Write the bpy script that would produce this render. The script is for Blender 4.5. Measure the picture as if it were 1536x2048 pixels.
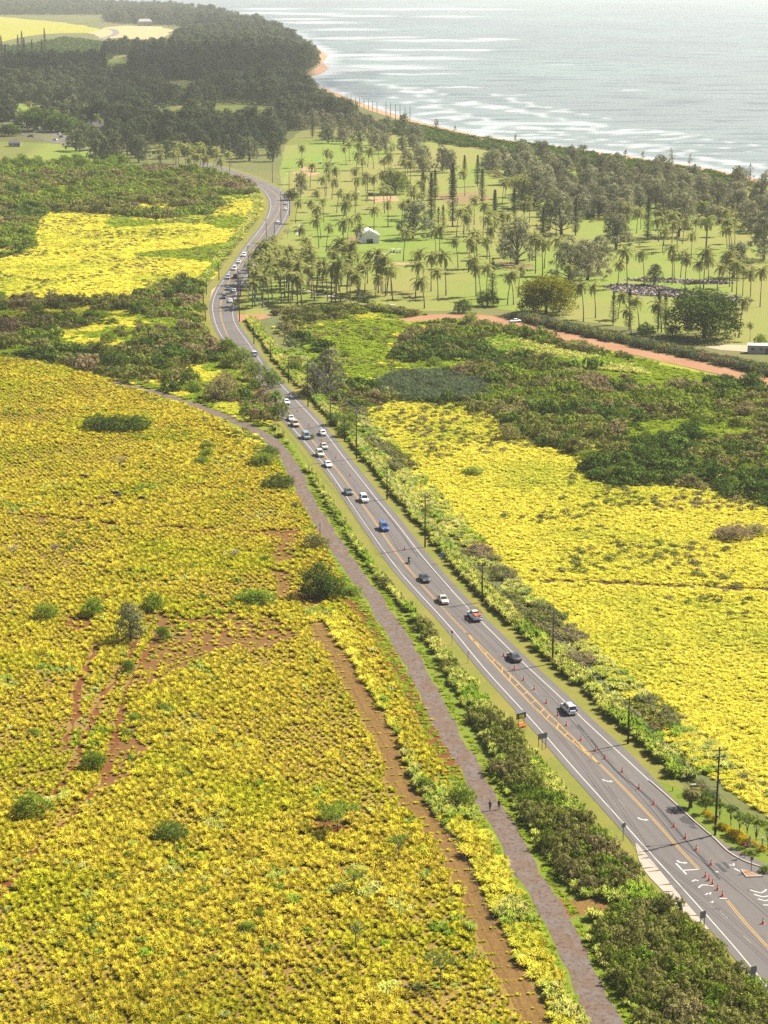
import bpy, bmesh, math, random
import numpy as np
from mathutils import Vector, Matrix
R = math.radians
scene = bpy.context.scene
for o in list(bpy.data.objects):
    bpy.data.objects.remove(o)
COL = scene.collection

# ------------------------------------------------------------------ camera
FPX, PITCH, CAMH = 4100.0, R(14.8), 130.0       # focal length in photo pixels, tilt below the horizon, height in metres
cam = bpy.data.cameras.new('camera')
cam.sensor_fit = 'VERTICAL'; cam.sensor_height = 36.0
cam.lens = 36.0 * FPX / 2048.0
cam.clip_start = 1.0; cam.clip_end = 90000.0
camo = bpy.data.objects.new('camera', cam); COL.objects.link(camo)
camo.location = (0, 0, CAMH); camo.rotation_euler = (math.pi / 2 - PITCH, 0, 0)
scene.camera = camo

# ------------------------------------------------------------------ sky, sun, exposure
SUN_EL, SUN_AZ = R(47.0), R(27.5)                # azimuth measured from +X towards +Y
sun_dir = Vector((math.cos(SUN_EL) * math.cos(SUN_AZ), math.cos(SUN_EL) * math.sin(SUN_AZ), math.sin(SUN_EL)))
world = bpy.data.worlds.new('World'); scene.world = world; world.use_nodes = True
wn = world.node_tree; wn.nodes.clear()
wo = wn.nodes.new('ShaderNodeOutputWorld'); wb = wn.nodes.new('ShaderNodeBackground'); ws = wn.nodes.new('ShaderNodeTexSky')
ws.sky_type = 'NISHITA'; ws.sun_disc = False
ws.sun_elevation = SUN_EL; ws.sun_rotation = math.pi / 2 - SUN_AZ
ws.air_density = 1.0; ws.dust_density = 2.5; ws.ozone_density = 1.0
wb.inputs['Strength'].default_value = 0.05
wn.links.new(ws.outputs[0], wb.inputs[0]); wn.links.new(wb.outputs[0], wo.inputs[0])
sl = bpy.data.lights.new('sun', 'SUN'); sl.energy = 5.0; sl.angle = R(0.5); sl.color = (1.0, 0.95, 0.86)
so = bpy.data.objects.new('sun', sl); COL.objects.link(so)
so.rotation_euler = sun_dir.to_track_quat('Z', 'Y').to_euler(); so.location = sun_dir * 500
scene.view_settings.view_transform = 'Standard'; scene.view_settings.look = 'None'
scene.view_settings.gamma = 1.0; scene.view_settings.use_curve_mapping = False
scene.view_settings.exposure = 1.6
scene.cycles.max_bounces = 6; scene.cycles.diffuse_bounces = 2; scene.cycles.glossy_bounces = 2
scene.cycles.transmission_bounces = 3; scene.cycles.volume_bounces = 1; scene.cycles.transparent_max_bounces = 32
scene.cycles.use_denoising = False
scene.cycles.sample_clamp_indirect = 4.0

# ------------------------------------------------------------------ helpers
CP, SP = math.cos(PITCH), math.sin(PITCH)
def G(px, py, z=0.0):
    """the point of the ground (height z) that the photograph shows at pixel px, py"""
    x = (px - 768.0) / FPX; y = -(py - 1024.0) / FPX
    dy = CP + y * SP; dz = -SP + y * CP
    t = (z - CAMH) / dz
    return np.array((x * t, dy * t, z))
def GL(pts, z=0.0):
    return np.array([G(p[0], p[1], z) for p in pts])
def hpx(px, py, d):
    """metres of a standing thing whose foot is at px,py and which is d photo pixels tall"""
    g = G(px, py); s = math.sqrt(g[0]**2 + g[1]**2 + CAMH**2)
    return d * s / FPX / math.cos(math.atan2(CAMH, g[1]))
def wpx(px, py, d):
    g = G(px, py); return d * math.sqrt(g[1]**2 + CAMH**2) / FPX

def smooth(P, step):
    """Catmull-Rom through P, resampled about every step metres"""
    P = np.asarray(P, float)
    Q = np.vstack([2 * P[0] - P[1], P, 2 * P[-1] - P[-2]])
    out = []
    for i in range(1, len(Q) - 2):
        n = max(1, int(np.linalg.norm(Q[i + 1] - Q[i]) / step))
        for k in range(n):
            t = k / n
            out.append(0.5 * ((2 * Q[i]) + (-Q[i-1] + Q[i+1]) * t + (2*Q[i-1] - 5*Q[i] + 4*Q[i+1] - Q[i+2]) * t*t
                              + (-Q[i-1] + 3*Q[i] - 3*Q[i+1] + Q[i+2]) * t**3))
    out.append(P[-1])
    return np.array(out)
def relax(P, n=3):
    P = P.copy()
    for _ in range(n):
        P[1:-1] = (P[:-2] + 2 * P[1:-1] + P[2:]) / 4
    return P
def normals2(P):
    d = np.gradient(P[:, :2], axis=0); d /= (np.linalg.norm(d, axis=1)[:, None] + 1e-9)
    return np.stack([-d[:, 1], d[:, 0]], 1)       # to the left of travel
def offset(P, w):
    n = normals2(P); Q = P.copy(); Q[:, :2] += n * (np.asarray(w).reshape(-1, 1) if np.ndim(w) else w); return Q

_h = np.random.RandomState(5).rand(256, 256)
def vnoise(x, y, s):
    x = np.asarray(x, float) / s + 1000.3; y = np.asarray(y, float) / s + 1000.7
    i = np.floor(x).astype(int); j = np.floor(y).astype(int); u = x - i; v = y - j
    u = u*u*(3-2*u); v = v*v*(3-2*v)
    a = _h[i % 256, j % 256]; b = _h[(i+1) % 256, j % 256]; c = _h[i % 256, (j+1) % 256]; d = _h[(i+1) % 256, (j+1) % 256]
    return (a*(1-u)+b*u)*(1-v) + (c*(1-u)+d*u)*v
def fnoise(x, y, s):
    return (vnoise(x, y, s) * 0.55 + vnoise(x + 71, y + 13, s / 2.1) * 0.3 + vnoise(x - 37, y + 99, s / 4.7) * 0.15)

def pip(X, Y, poly):
    poly = np.asarray(poly)[:, :2]; n = len(poly); ins = np.zeros(len(X), bool)
    for i in range(n):
        x1, y1 = poly[i]; x2, y2 = poly[i - 1]
        if y1 == y2: continue
        c = (y1 > Y) != (y2 > Y)
        ins ^= c & (X < (x2 - x1) * (Y - y1) / (y2 - y1) + x1)
    return ins
def dist_line(X, Y, L):
    L = np.asarray(L)[:, :2]; best = np.full(len(X), 1e9)
    for a, b in zip(L[:-1], L[1:]):
        d = b - a; q = d @ d + 1e-9
        t = np.clip(((X - a[0]) * d[0] + (Y - a[1]) * d[1]) / q, 0, 1)
        best = np.minimum(best, np.hypot(X - a[0] - t * d[0], Y - a[1] - t * d[1]))
    return best

def tag(o, label=None, cat=None, group=None, kind=None):
    if label: o['label'] = label
    if cat: o['category'] = cat
    if group: o['group'] = group
    if kind: o['kind'] = kind
    return o
def link(name, me, parent=None, loc=None, rotz=None, scale=None, m=None):
    o = bpy.data.objects.new(name, me); COL.objects.link(o)
    if parent: o.parent = parent
    if loc is not None: o.location = loc
    if rotz is not None: o.rotation_euler = (0, 0, rotz)
    if scale is not None: o.scale = scale if np.ndim(scale) else (scale,) * 3
    return o
def thing(name, label, cat, loc=(0, 0, 0), rotz=0.0, group=None, scale=1.0):
    o = bpy.data.objects.new(name, None); COL.objects.link(o)
    o.empty_display_size = 0.3
    o.location = [float(v) for v in loc]; o.rotation_euler = (0, 0, rotz)
    o.scale = (scale,) * 3 if not np.ndim(scale) else scale
    return tag(o, label, cat, group)

def np_mesh(name, V, F, mats, var=None, mi=None, smooth_=False):
    """F: list of arrays of faces (each array one vertex count)"""
    me = bpy.data.meshes.new(name)
    if isinstance(F, np.ndarray): F = [F]
    F = [np.asarray(f, np.int32) for f in F if len(f)]
    V = np.asarray(V, np.float32)
    me.vertices.add(len(V)); me.vertices.foreach_set('co', V.ravel())
    nl = sum(f.size for f in F); nf = sum(len(f) for f in F)
    me.loops.add(nl); me.polygons.add(nf)
    me.loops.foreach_set('vertex_index', np.concatenate([f.ravel() for f in F]))
    tot = np.concatenate([np.full(len(f), f.shape[1], np.int32) for f in F])
    st = np.concatenate([[0], np.cumsum(tot)[:-1]]).astype(np.int32)
    me.polygons.foreach_set('loop_start', st); me.polygons.foreach_set('loop_total', tot)
    if mi is not None: me.polygons.foreach_set('material_index', np.asarray(mi, np.int32))
    if smooth_: me.polygons.foreach_set('use_smooth', np.ones(nf, bool))
    me.update(calc_edges=True)
    for m in (mats if isinstance(mats, (list, tuple)) else [mats]): me.materials.append(m)
    if var is not None:
        a = me.attributes.new('var', 'FLOAT', 'FACE'); a.data.foreach_set('value', np.asarray(var, np.float32))
    return me

class MB:
    """collects simple solids, builds one mesh"""
    def __init__(s): s.v = []; s.f = []; s.m = []
    def add(s, V, F, mi=0, M=None):
        b = len(s.v)
        for p in V:
            p = Vector(p)
            if M is not None: p = M @ p
            s.v.append(tuple(p))
        for f in F: s.f.append([i + b for i in f]); s.m.append(mi)
    def box(s, c, d, mi=0, M=None, taper=1.0):
        x, y, z = c; a, b, h = d[0] / 2, d[1] / 2, d[2] / 2
        V = [(x-a, y-b, z-h), (x+a, y-b, z-h), (x+a, y+b, z-h), (x-a, y+b, z-h)]
        a *= taper; b *= taper
        V += [(x-a, y-b, z+h), (x+a, y-b, z+h), (x+a, y+b, z+h), (x-a, y+b, z+h)]
        s.add(V, [(3,2,1,0), (4,5,6,7), (0,1,5,4), (1,2,6,5), (2,3,7,6), (3,0,4,7)], mi, M)
    def tube(s, P, r, n=6, mi=0, cap=True):
        P = [Vector(p) for p in P]; r = r if np.ndim(r) else [r] * len(P)
        V = []; F = []
        for i, p in enumerate(P):
            d = (P[min(i+1, len(P)-1)] - P[max(i-1, 0)]).normalized()
            u = d.cross(Vector((0, 0, 1)) if abs(d.z) < 0.95 else Vector((1, 0, 0))).normalized(); w = d.cross(u)
            for k in range(n):
                a = 2 * math.pi * k / n
                V.append(p + (u * math.cos(a) + w * math.sin(a)) * r[i])
        for i in range(len(P) - 1):
            for k in range(n):
                k2 = (k + 1) % n
                F.append((i*n+k, i*n+k2, (i+1)*n+k2, (i+1)*n+k))
        if cap:
            F.append(tuple(range(n))[::-1]); F.append(tuple((len(P)-1)*n + k for k in range(n)))
        s.add(V, F, mi)
    def loft(s, rings, mi=0, cap=True, closed=True):
        n = len(rings[0]); V = [p for r in rings for p in r]; F = []
        for i in range(len(rings) - 1):
            for k in range(n if closed else n - 1):
                k2 = (k + 1) % n
                F.append((i*n+k, i*n+k2, (i+1)*n+k2, (i+1)*n+k))
        if cap:
            F.append(tuple(range(n))[::-1]); F.append(tuple((len(rings)-1)*n + k for k in range(n)))
        s.add(V, F, mi)
    def sphere(s, c, r, n=8, m=5, mi=0):
        r = r if np.ndim(r) else (r, r, r)
        s.loft([[(c[0] + r[0]*math.sin(t)*math.cos(a), c[1] + r[1]*math.sin(t)*math.sin(a), c[2] - r[2]*math.cos(t))
                 for a in [2*math.pi*k/n for k in range(n)]] for t in [math.pi*(0.04 + 0.92*i/m) for i in range(m+1)]], mi)
    def mesh(s, name, mats, sm=False):
        me = bpy.data.meshes.new(name); me.from_pydata(s.v, [], s.f)
        for m in (mats if isinstance(mats, (list, tuple)) else [mats]): me.materials.append(m)
        me.polygons.foreach_set('material_index', s.m)
        if sm: me.polygons.foreach_set('use_smooth', [True] * len(s.f))
        me.update(); return me
    def build(s, name, mats, parent=None, sm=False, **k):
        return link(name, s.mesh(name, mats, sm), parent, **k)

# ------------------------------------------------------------------ materials
class NT:
    def __init__(s, name):
        s.m = bpy.data.materials.new(name); s.m.use_nodes = True; s.t = s.m.node_tree; s.t.nodes.clear()
        s.out = s.t.nodes.new('ShaderNodeOutputMaterial')
    def n(s, typ, **k):
        x = s.t.nodes.new('ShaderNode' + typ)
        for a, b in k.items(): setattr(x, a, b)
        return x
    def l(s, a, b): s.t.links.new(a, b)
    def noise(s, scale, vec, detail=3, rough=0.6, dist=0.0):
        x = s.n('TexNoise'); x.inputs['Scale'].default_value = scale; x.inputs['Detail'].default_value = detail
        x.inputs['Roughness'].default_value = rough; x.inputs['Distortion'].default_value = dist
        s.l(vec, x.inputs['Vector']); return x.outputs[0]
    def ramp(s, fac, stops, interp='LINEAR'):
        x = s.n('ValToRGB'); x.color_ramp.interpolation = interp
        e = x.color_ramp.elements
        while len(e) < len(stops): e.new(0.5)
        for k, (p, c) in enumerate(stops):
            e[k].position = p; e[k].color = (*c, 1) if len(c) == 3 else c
        s.l(fac, x.inputs[0]); return x.outputs[0]
    def mix(s, fac, a, b, typ='MIX'):
        x = s.n('Mix', data_type='RGBA', blend_type=typ)
        for sock, v in ((x.inputs[0], fac), (x.inputs[6], a), (x.inputs[7], b)):
            if isinstance(v, bpy.types.NodeSocket): s.l(v, sock)
            elif isinstance(v, (tuple, list)): sock.default_value = (*v, 1) if len(v) == 3 else v
            else: sock.default_value = v
        return x.outputs[2]
    def math(s, op, a, b=0.0, clamp=False):
        x = s.n('Math', operation=op, use_clamp=clamp)
        for sock, v in ((x.inputs[0], a), (x.inputs[1], b)):
            if isinstance(v, bpy.types.NodeSocket): s.l(v, sock)
            else: sock.default_value = v
        return x.outputs[0]
    def bw(s, c0, c1, v):
        """v from c0..c1 to 0..1"""
        x = s.n('MapRange'); x.inputs[1].default_value = c0; x.inputs[2].default_value = c1; s.l(v, x.inputs[0]); return x.outputs[0]
    def pos(s): return s.n('NewGeometry').outputs['Position']
    def scaled(s, vec, sc, rot=(0, 0, 0)):
        x = s.n('Mapping'); x.inputs['Scale'].default_value = sc; x.inputs['Rotation'].default_value = rot; s.l(vec, x.inputs[0]); return x.outputs[0]
    def surf(s, col, rough=0.9, spec=0.2, metal=0.0, bump=None, bstr=0.3, bdist=0.1, emit=None):
        p = s.n('BsdfPrincipled')
        if isinstance(col, bpy.types.NodeSocket): s.l(col, p.inputs['Base Color'])
        else: p.inputs['Base Color'].default_value = (*col, 1)
        if isinstance(rough, bpy.types.NodeSocket): s.l(rough, p.inputs['Roughness'])
        else: p.inputs['Roughness'].default_value = rough
        p.inputs['Specular IOR Level'].default_value = spec; p.inputs['Metallic'].default_value = metal
        if emit: p.inputs['Emission Color'].default_value = (*emit, 1); p.inputs['Emission Strength'].default_value = 1.0
        if bump is not None:
            b = s.n('Bump'); b.inputs['Strength'].default_value = bstr; b.inputs['Distance'].default_value = bdist
            s.l(bump, b.inputs['Height']); s.l(b.outputs[0], p.inputs['Normal'])
        s.l(p.outputs[0], s.out.inputs[0]); return s.m

KA = 0.64                                                            # colours picked by eye, all scaled down so bounced light fills shade less
def kc(c): return tuple(v * KA for v in c)
def ground_mat(name, a, b, c, s1=0.03, s2=0.7, k=0.55, bump=0.35):
    """large patches of a and b, fine flecks of c"""
    a, b, c = kc(a), kc(b), kc(c); t = NT(name); p = t.pos()
    n1 = t.bw(0.36, 0.64, t.noise(s1, p, 5, 0.65)); n2 = t.bw(0.4, 0.7, t.noise(s2, p, 4, 0.7))
    col = t.mix(n1, a, b); col = t.mix(t.math('MULTIPLY', n2, k), col, c)
    return t.surf(col, 0.95, 0.1, bump=t.noise(s2 * 2.2, p, 4), bstr=bump, bdist=0.25)
def leaf_mat(name, a, b, c, trans=0.35, rnd=0.5, loc=None, locc=None, vmin=0.75, vmax=1.2, lo=0.45, hi=0.62):
    """leaf to leaf a-b, plant to plant towards c, in patches (scale loc) towards locc"""
    a, b, c = kc(a), kc(b), kc(c); locc = kc(locc) if locc else None
    t = NT(name)
    at = t.n('Attribute'); at.attribute_name = 'var'
    oi = t.n('ObjectInfo')
    col = t.mix(at.outputs['Fac'], a, b)
    col = t.mix(t.math('MULTIPLY', oi.outputs['Random'], rnd), col, c)
    if loc:
        nz = t.bw(lo, hi, t.noise(loc, oi.outputs['Location'], 4, 0.6)); col = t.mix(nz, col, locc)
    hs = t.n('HueSaturation'); rr = t.math('FRACT', t.math('MULTIPLY', oi.outputs['Random'], 37.7))
    mr = t.n('MapRange'); mr.inputs[3].default_value = vmin; mr.inputs[4].default_value = vmax; t.l(rr, mr.inputs[0])
    t.l(mr.outputs[0], hs.inputs['Value']); t.l(col, hs.inputs['Color']); col = hs.outputs[0]
    d = t.n('BsdfDiffuse'); tr = t.n('BsdfTranslucent'); mx = t.n('MixShader'); mx.inputs[0].default_value = trans
    t.l(col, d.inputs[0]); t.l(col, tr.inputs[0]); t.l(d.outputs[0], mx.inputs[1]); t.l(tr.outputs[0], mx.inputs[2])
    t.l(mx.outputs[0], t.out.inputs[0]); return t.m
def flat(name, c, rough=0.6, spec=0.4, metal=0.0, var=0.12, s=3.0):
    c = kc(c); t = NT(name); p = t.n('TexCoord').outputs['Object']
    n = t.noise(s, p, 4); col = t.mix(n, tuple(x * (1 - var) for x in c), tuple(min(1, x * (1 + var)) for x in c))
    return t.surf(col, rough, spec, metal)
# ------------------------------------------------------------------ layout curves (photo pixels -> ground metres)
LWp = [(1760,2330),(1640,2140),(1536,1971),(1507,1940),(1451,1872),(1409,1829),(1369,1780),(1324,1735),(1295,1700),(1254,1656),(1195,1589),(1146,1537),(1094,1475),
       (1053,1429),(988,1360),(941,1305),(904,1258),(822,1170),(780,1119),(723,1038),(690,989),(658,942),(637,916),(606,880),
       (577,846),(540,797),(502,735),(470,705),(447,678),(432,650),(425,617),(429,593),(440,572),(457,547),(477,517),(497,488),(517,463),(533,440),
       (541,420),(541,403),(533,387),(517,373),(493,363),(467,352),(438,342),(400,333)]
RWp = [(3000,2330),(2700,2140),(2400,1971),(2000,1850),(1680,1775),(1536,1740),(1486,1723),(1451,1702),(1423,1675),(1380,1637),(1330,1591),(1295,1559),(1259,1528),(1236,1502),(1173,1448),(1118,1391),(1079,1357),(1040,1321),(988,1269),
       (936,1217),(879,1154),(835,1102),(796,1050),(762,1010),(723,960),(684,911),(653,869),(630,841),(591,801),(554,762),(525,729),
       (497,687),(475,657),(466,637),(466,617),(472,590),(483,567),(500,543),(515,517),(533,492),(550,470),(567,443),(576,422),(577,405),
       (569,390),(553,377),(533,367),(500,353),(470,343),(440,334),(402,325)]
LW = relax(smooth(GL(LWp), 4.0), 6); RW = relax(smooth(GL(RWp), 4.0), 6)
LE = offset(LW, 1.3); RE = offset(RW, -(0.15 + 1.55 * np.clip((RW[:, 1] - G(0, 1640)[1]) / 25, 0, 1)))
road_poly = np.vstack([LE, RE[::-1]])
OLDp = [(225,765),(280,777),(340,795),(400,815),(470,842),(530,872),(565,905),(592,950),(614,1000),(640,1040),(665,1080),(692,1122),(735,1180),(775,1240),
        (820,1312),(860,1390),(900,1470),(940,1540),(975,1602),(1010,1662),(1045,1730),(1080,1785),(1110,1830),(1137,1890),(1160,1940),(1190,2000),(1225,2070),(1260,2150)]
OLD = relax(smooth(GL(OLDp), 3.0), 3)
TRACKp = [(635,1250),(655,1285),(690,1335),(740,1425),(780,1495),(798,1565),(840,1622),(890,1682),(925,1742),(955,1812),(990,1882),(1030,1962),(1075,2048),(1110,2120)]
TRACK = relax(smooth(GL(TRACKp), 3.0), 2)
REDp = [(690,1200),(720,1225),(745,1260),(790,1340),(830,1410),(870,1485),(908,1556)]
RED = smooth(GL(REDp), 2.5)
REDROADp = [(800,640),(880,633),(955,633),(1000,642),(1080,661),(1180,684),(1300,709),(1420,736),(1536,763),(1700,800),(1900,845)]
REDROAD = relax(smooth(GL(REDROADp), 4.0), 2)
GULLY = [GL(p) for p in ([(300,1225),(265,1300),(238,1345),(205,1395),(185,1440),(165,1490),(140,1545),(110,1590)],
                         [(330,1255),(290,1310),(262,1365),(240,1430),(225,1500),(200,1570),(130,1645),(60,1712),(0,1795),(-60,1860)],
                         [(195,1290),(160,1370),(150,1440),(130,1500)])]
GULLY = [smooth(g, 2.5) for g in GULLY]
LEDGE_L = smooth(GL([(-200,1015),(0,1030),(120,1040),(250,1052),(420,1060),(560,1066),(632,1058)]), 3.0)
LEDGE_R = smooth(GL([(1080,1164),(1180,1166),(1300,1171),(1420,1176),(1536,1181),(1750,1192)]), 3.0)

FIELD_L = GL([(-320,712),(0,715),(130,738),(262,772),(330,796),(420,832),(490,875),(540,908),(580,960),(605,1008),(625,1050),(655,1100),(685,1170),(720,1235),
              (785,1350),(830,1440),(870,1520),(920,1600),(960,1680),(1005,1750),(1045,1820),(1090,1900),(1135,1990),(1180,2080),(1200,2140),(-420,2140)])
FIELD_R = GL([(735,822),(800,806),(900,810),(985,835),(1035,878),(1080,893),(1130,903),(1165,925),(1182,965),(1230,975),(1330,975),(1420,985),(1470,1003),(1540,1020),
              (1800,1060),(2300,1500),(2250,1800),(1640,1690),(1500,1610),(1400,1540),(1280,1430),(1200,1340),(1110,1245),(1050,1185),(970,1120),(890,1060),(840,1005),(795,945),(755,895),(738,860)])
GOLF = GL([(480,640),(468,617),(472,590),(500,545),(560,465),(585,420),(580,400),(560,372),(560,340),(570,290),(600,262),(680,255),(800,262),(880,278),(960,290),(1060,296),(1160,312),(1300,332),
           (1440,352),(1560,378),(1900,460),(2100,560),(2000,830),(1700,745),(1536,706),(1400,678),(1250,655),(1120,637),(1010,620),(940,612),(900,622),(840,622),(760,622),(640,622),(540,632)])
LAWN_FAR = [GL(p) for p in ([(-200,318),(-200,285),(20,283),(150,290),(230,300),(260,312),(240,330),(120,328),(0,326)],
                            [(-200,240),(-100,205),(60,208),(150,214),(240,222),(300,232),(200,244),(60,240)],
                            [(205,142),(215,122),(240,110),(262,112),(255,128),(225,146)],
                            [(325,172),(340,163),(370,160),(395,165),(400,176),(360,176)],
                            [(300,222),(360,212),(480,210),(560,216),(560,226),(440,230)])]
YEL_FAR = GL([(-300,30),(0,33),(80,40),(150,48),(205,58),(180,66),(120,66),(60,72),(0,84),(-300,110)])
TAN_FAR = GL([(180,66),(215,54),(250,51),(320,53),(345,60),(330,76),(285,84),(250,75),(210,78)])

# ------------------------------------------------------------------ ground sheets
def sheet(name, P, z, m, amp=0.0, wl=12.0, step=4.0, kind='structure', label=None, cat=None):
    P = np.vstack([P, P[:1]]); out = []
    for a, b in zip(P[:-1], P[1:]):
        n = max(1, int(np.linalg.norm(b[:2] - a[:2]) / step)) if amp else 1
        for k in range(n): out.append(a + (b - a) * k / n)
    Q = np.array(out); Q[:, 2] = z
    if amp:
        Q[:, 0] += (fnoise(Q[:, 0], Q[:, 1], wl) - .5) * 2 * amp; Q[:, 1] += (fnoise(Q[:, 0] + 500, Q[:, 1], wl) - .5) * 2.5 * amp
    me = bpy.data.meshes.new(name); me.from_pydata([tuple(q) for q in Q], [], [list(range(len(Q)))])
    if me.polygons[0].normal.z < 0: me.flip_normals()
    me.materials.append(m); o = link(name, me); return tag(o, label, cat, None, kind)
def ribbon_mesh(L, wl, wr, z, amp=0.0, seed=0, wlen=6.0):
    n = len(L); s = np.arange(n) * 1.0
    l = np.full(n, wl) + (fnoise(L[:, 0] + seed, L[:, 1], wlen) - .5) * 2 * amp
    r = np.full(n, wr) + (fnoise(L[:, 0], L[:, 1] + seed + 40, wlen) - .5) * 2 * amp
    A = offset(L, l); B = offset(L, -r); A[:, 2] = z; B[:, 2] = z
    V = np.empty((2 * n, 3)); V[0::2] = A; V[1::2] = B
    i = np.arange(n - 1) * 2
    return V, np.stack([i, i + 1, i + 3, i + 2], 1)
def strip(name, L, wl, wr, z, m, amp=0.0, kind='structure', seed=0, wlen=6.0):
    V, F = ribbon_mesh(L, wl, wr, z, amp, seed, wlen)
    o = link(name, np_mesh(name, V, F, m)); return tag(o, None, None, None, kind)

soil = ground_mat('soil', (0.185, 0.10, 0.03), (0.24, 0.155, 0.04), (0.33, 0.25, 0.06), 0.04, 0.9, 0.7)
land = ground_mat('land', (0.10, 0.12, 0.035), (0.16, 0.15, 0.05), (0.20, 0.19, 0.05), 0.01, 0.3, 0.5)
meadow = ground_mat('meadow', (0.34, 0.33, 0.035), (0.42, 0.37, 0.05), (0.24, 0.235, 0.03), 0.03, 0.8, 0.6)
def lawn_material():
    t = NT('lawn'); p = t.pos()
    n1 = t.bw(0.40, 0.60, t.noise(0.012, t.scaled(p, (1.0, 0.45, 1)), 4, 0.55, 0.4))
    n2 = t.bw(0.40, 0.65, t.noise(0.05, p, 4)); n3 = t.noise(0.9, p, 3)
    st = t.n('TexWave'); st.wave_type = 'BANDS'; st.bands_direction = 'X'; st.inputs['Scale'].default_value = 0.055; st.inputs['Distortion'].default_value = 4.0; st.inputs['Detail Scale'].default_value = 0.3
    t.l(t.scaled(p, (0.3, 1, 1)), st.inputs['Vector'])
    g = t.mix(t.math('MULTIPLY', n2, 0.6), (0.1089, 0.1581, 0.0183), (0.1546, 0.1757, 0.0281))
    g = t.mix(t.math('MULTIPLY', st.outputs['Fac'], 0.22), g, (0.0984, 0.1511, 0.0211))
    c = t.mix(t.math('MULTIPLY', n1, 0.62), g, (0.1827, 0.1406, 0.0492)); c = t.mix(t.math('MULTIPLY', n3, 0.25), c, (0.0843, 0.0843, 0.0211))
    return t.surf(c, 0.95, 0.1)
lawn = lawn_material()
verge = ground_mat('verge', (0.145, 0.175, 0.022), (0.22, 0.195, 0.04), (0.25, 0.20, 0.055), 0.08, 1.1, 0.6)
lush = ground_mat('lush_grass', (0.12, 0.19, 0.012), (0.18, 0.215, 0.022), (0.23, 0.18, 0.05), 0.12, 1.2, 0.55)
red = ground_mat('red_earth', (0.135, 0.040, 0.013), (0.17, 0.062, 0.02), (0.21, 0.10, 0.034), 0.25, 1.2, 0.6, 0.5)
redroad_m = ground_mat('red_road', (0.33, 0.165, 0.085), (0.38, 0.215, 0.115), (0.29, 0.135, 0.065), 0.05, 0.5, 0.5, 0.2)
tan = ground_mat('tan_earth', (0.19, 0.10, 0.03), (0.15, 0.075, 0.024), (0.24, 0.165, 0.04), 0.15, 1.3, 0.7, 0.6)
brownscrub = ground_mat('scrub_floor', (0.20, 0.215, 0.025), (0.30, 0.30, 0.032), (0.36, 0.34, 0.045), 0.03, 0.5, 0.5)
sandm = ground_mat('beach_sand', (0.36, 0.21, 0.115), (0.42, 0.26, 0.15), (0.30, 0.18, 0.10), 0.02, 0.2, 0.4, 0.1)

def asphalt_material():
    t = NT('asphalt'); p = t.pos()
    n1 = t.bw(0.35, 0.65, t.noise(0.06, p, 4)); n2 = t.noise(2.5, p, 4, 0.7)
    c = t.mix(n1, (0.0845, 0.0742, 0.0666), (0.1011, 0.0870, 0.0762)); c = t.mix(t.math('MULTIPLY', n2, 0.4), c, (0.0704, 0.0614, 0.0550))
    la = t.n('Attribute'); la.attribute_name = 'lateral'; lv = t.math('ADD', la.outputs['Fac'], t.math('MULTIPLY', t.noise(0.05, p, 3), .5))
    wr = t.math('POWER', t.math('ABSOLUTE', t.math('SINE', t.math('MULTIPLY', lv, 1.75))), 3.0)            # wheel paths, about 1.8 m apart
    c = t.mix(t.math('MULTIPLY', wr, t.math('MULTIPLY', t.bw(.3, .7, t.noise(0.03, p, 3)), .38)), c, (0.0499, 0.0435, 0.0397))
    c = t.mix(t.math('MULTIPLY', t.bw(.66, .72, t.noise(.22, p, 3, .5)), .5), c, (0.0480, 0.0422, 0.0384))
    return t.surf(c, 0.85, 0.25, bump=n2, bstr=0.2, bdist=0.02)
asphalt = asphalt_material()
def oldroad_material():
    t = NT('broken_pavement'); p = t.pos()
    n1 = t.bw(0.42, 0.58, t.noise(0.16, p, 5, 0.7)); n2 = t.bw(0.45, 0.62, t.noise(0.55, t.scaled(p, (1, 0.6, 1)), 4, 0.7)); n3 = t.bw(0.5, 0.68, t.noise(1.3, p, 4))
    c = t.mix(n1, (0.0896, 0.0672, 0.0525), (0.0960, 0.0608, 0.0384)); c = t.mix(t.math('MULTIPLY', n2, 0.55), c, (0.1152, 0.0960, 0.0864)); c = t.mix(t.math('MULTIPLY', n3, 0.8), c, (0.0448, 0.0269, 0.0173))
    return t.surf(c, 0.9, 0.2, bump=n3, bstr=0.4, bdist=0.05)
oldroad_m = oldroad_material()

# coast: land edge and water's edge
COAST_L = [(2600,640),(2200,520),(1700,422),(1536,376),(1440,350),(1300,327),(1150,304),(1020,287),(960,279),(900,267),(820,246),(740,221),(690,200),(645,180),(609,167),(582,157),
           (596,150),(616,146),(635,133),(639,120),(636,108),(622,97),(580,78),(540,61),(500,48),(470,40),(440,30),(400,22),(300,14),(200,6),(100,-2),(0,-10),(-500,-24)]
COAST_W = [(2700,626),(2260,508),(1730,410),(1545,364),(1445,340),(1303,318),(1153,296),(1022,279),(962,271),(903,258),(823,238),(744,213),(694,193),(650,176),(625,170),(607,162),
           (617,154),(645,148),(659,137),(647,124),(657,111),(640,98),(588,76),(545,58),(503,45),(472,37),(442,26),(402,18),(302,10),(202,2),(102,-6),(0,-14),(-500,-28)]
SEA_Z = -2.5
CL = relax(smooth(GL(COAST_L), 25.0), 2); CW = np.array([G(p[0], p[1], SEA_Z) for p in COAST_W])
edge = GL(COAST_L)
back = np.array([(-14000, edge[-1][1] + 500, 0), (-14000, -900, 0), (1600, -900, 0), (1600, edge[0][1] - 200, 0)])
sheet('ground', np.vstack([edge, back]), 0.0, land)
CWs = CW.copy(); CWs[:, 2] = SEA_Z - 0.2
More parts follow.
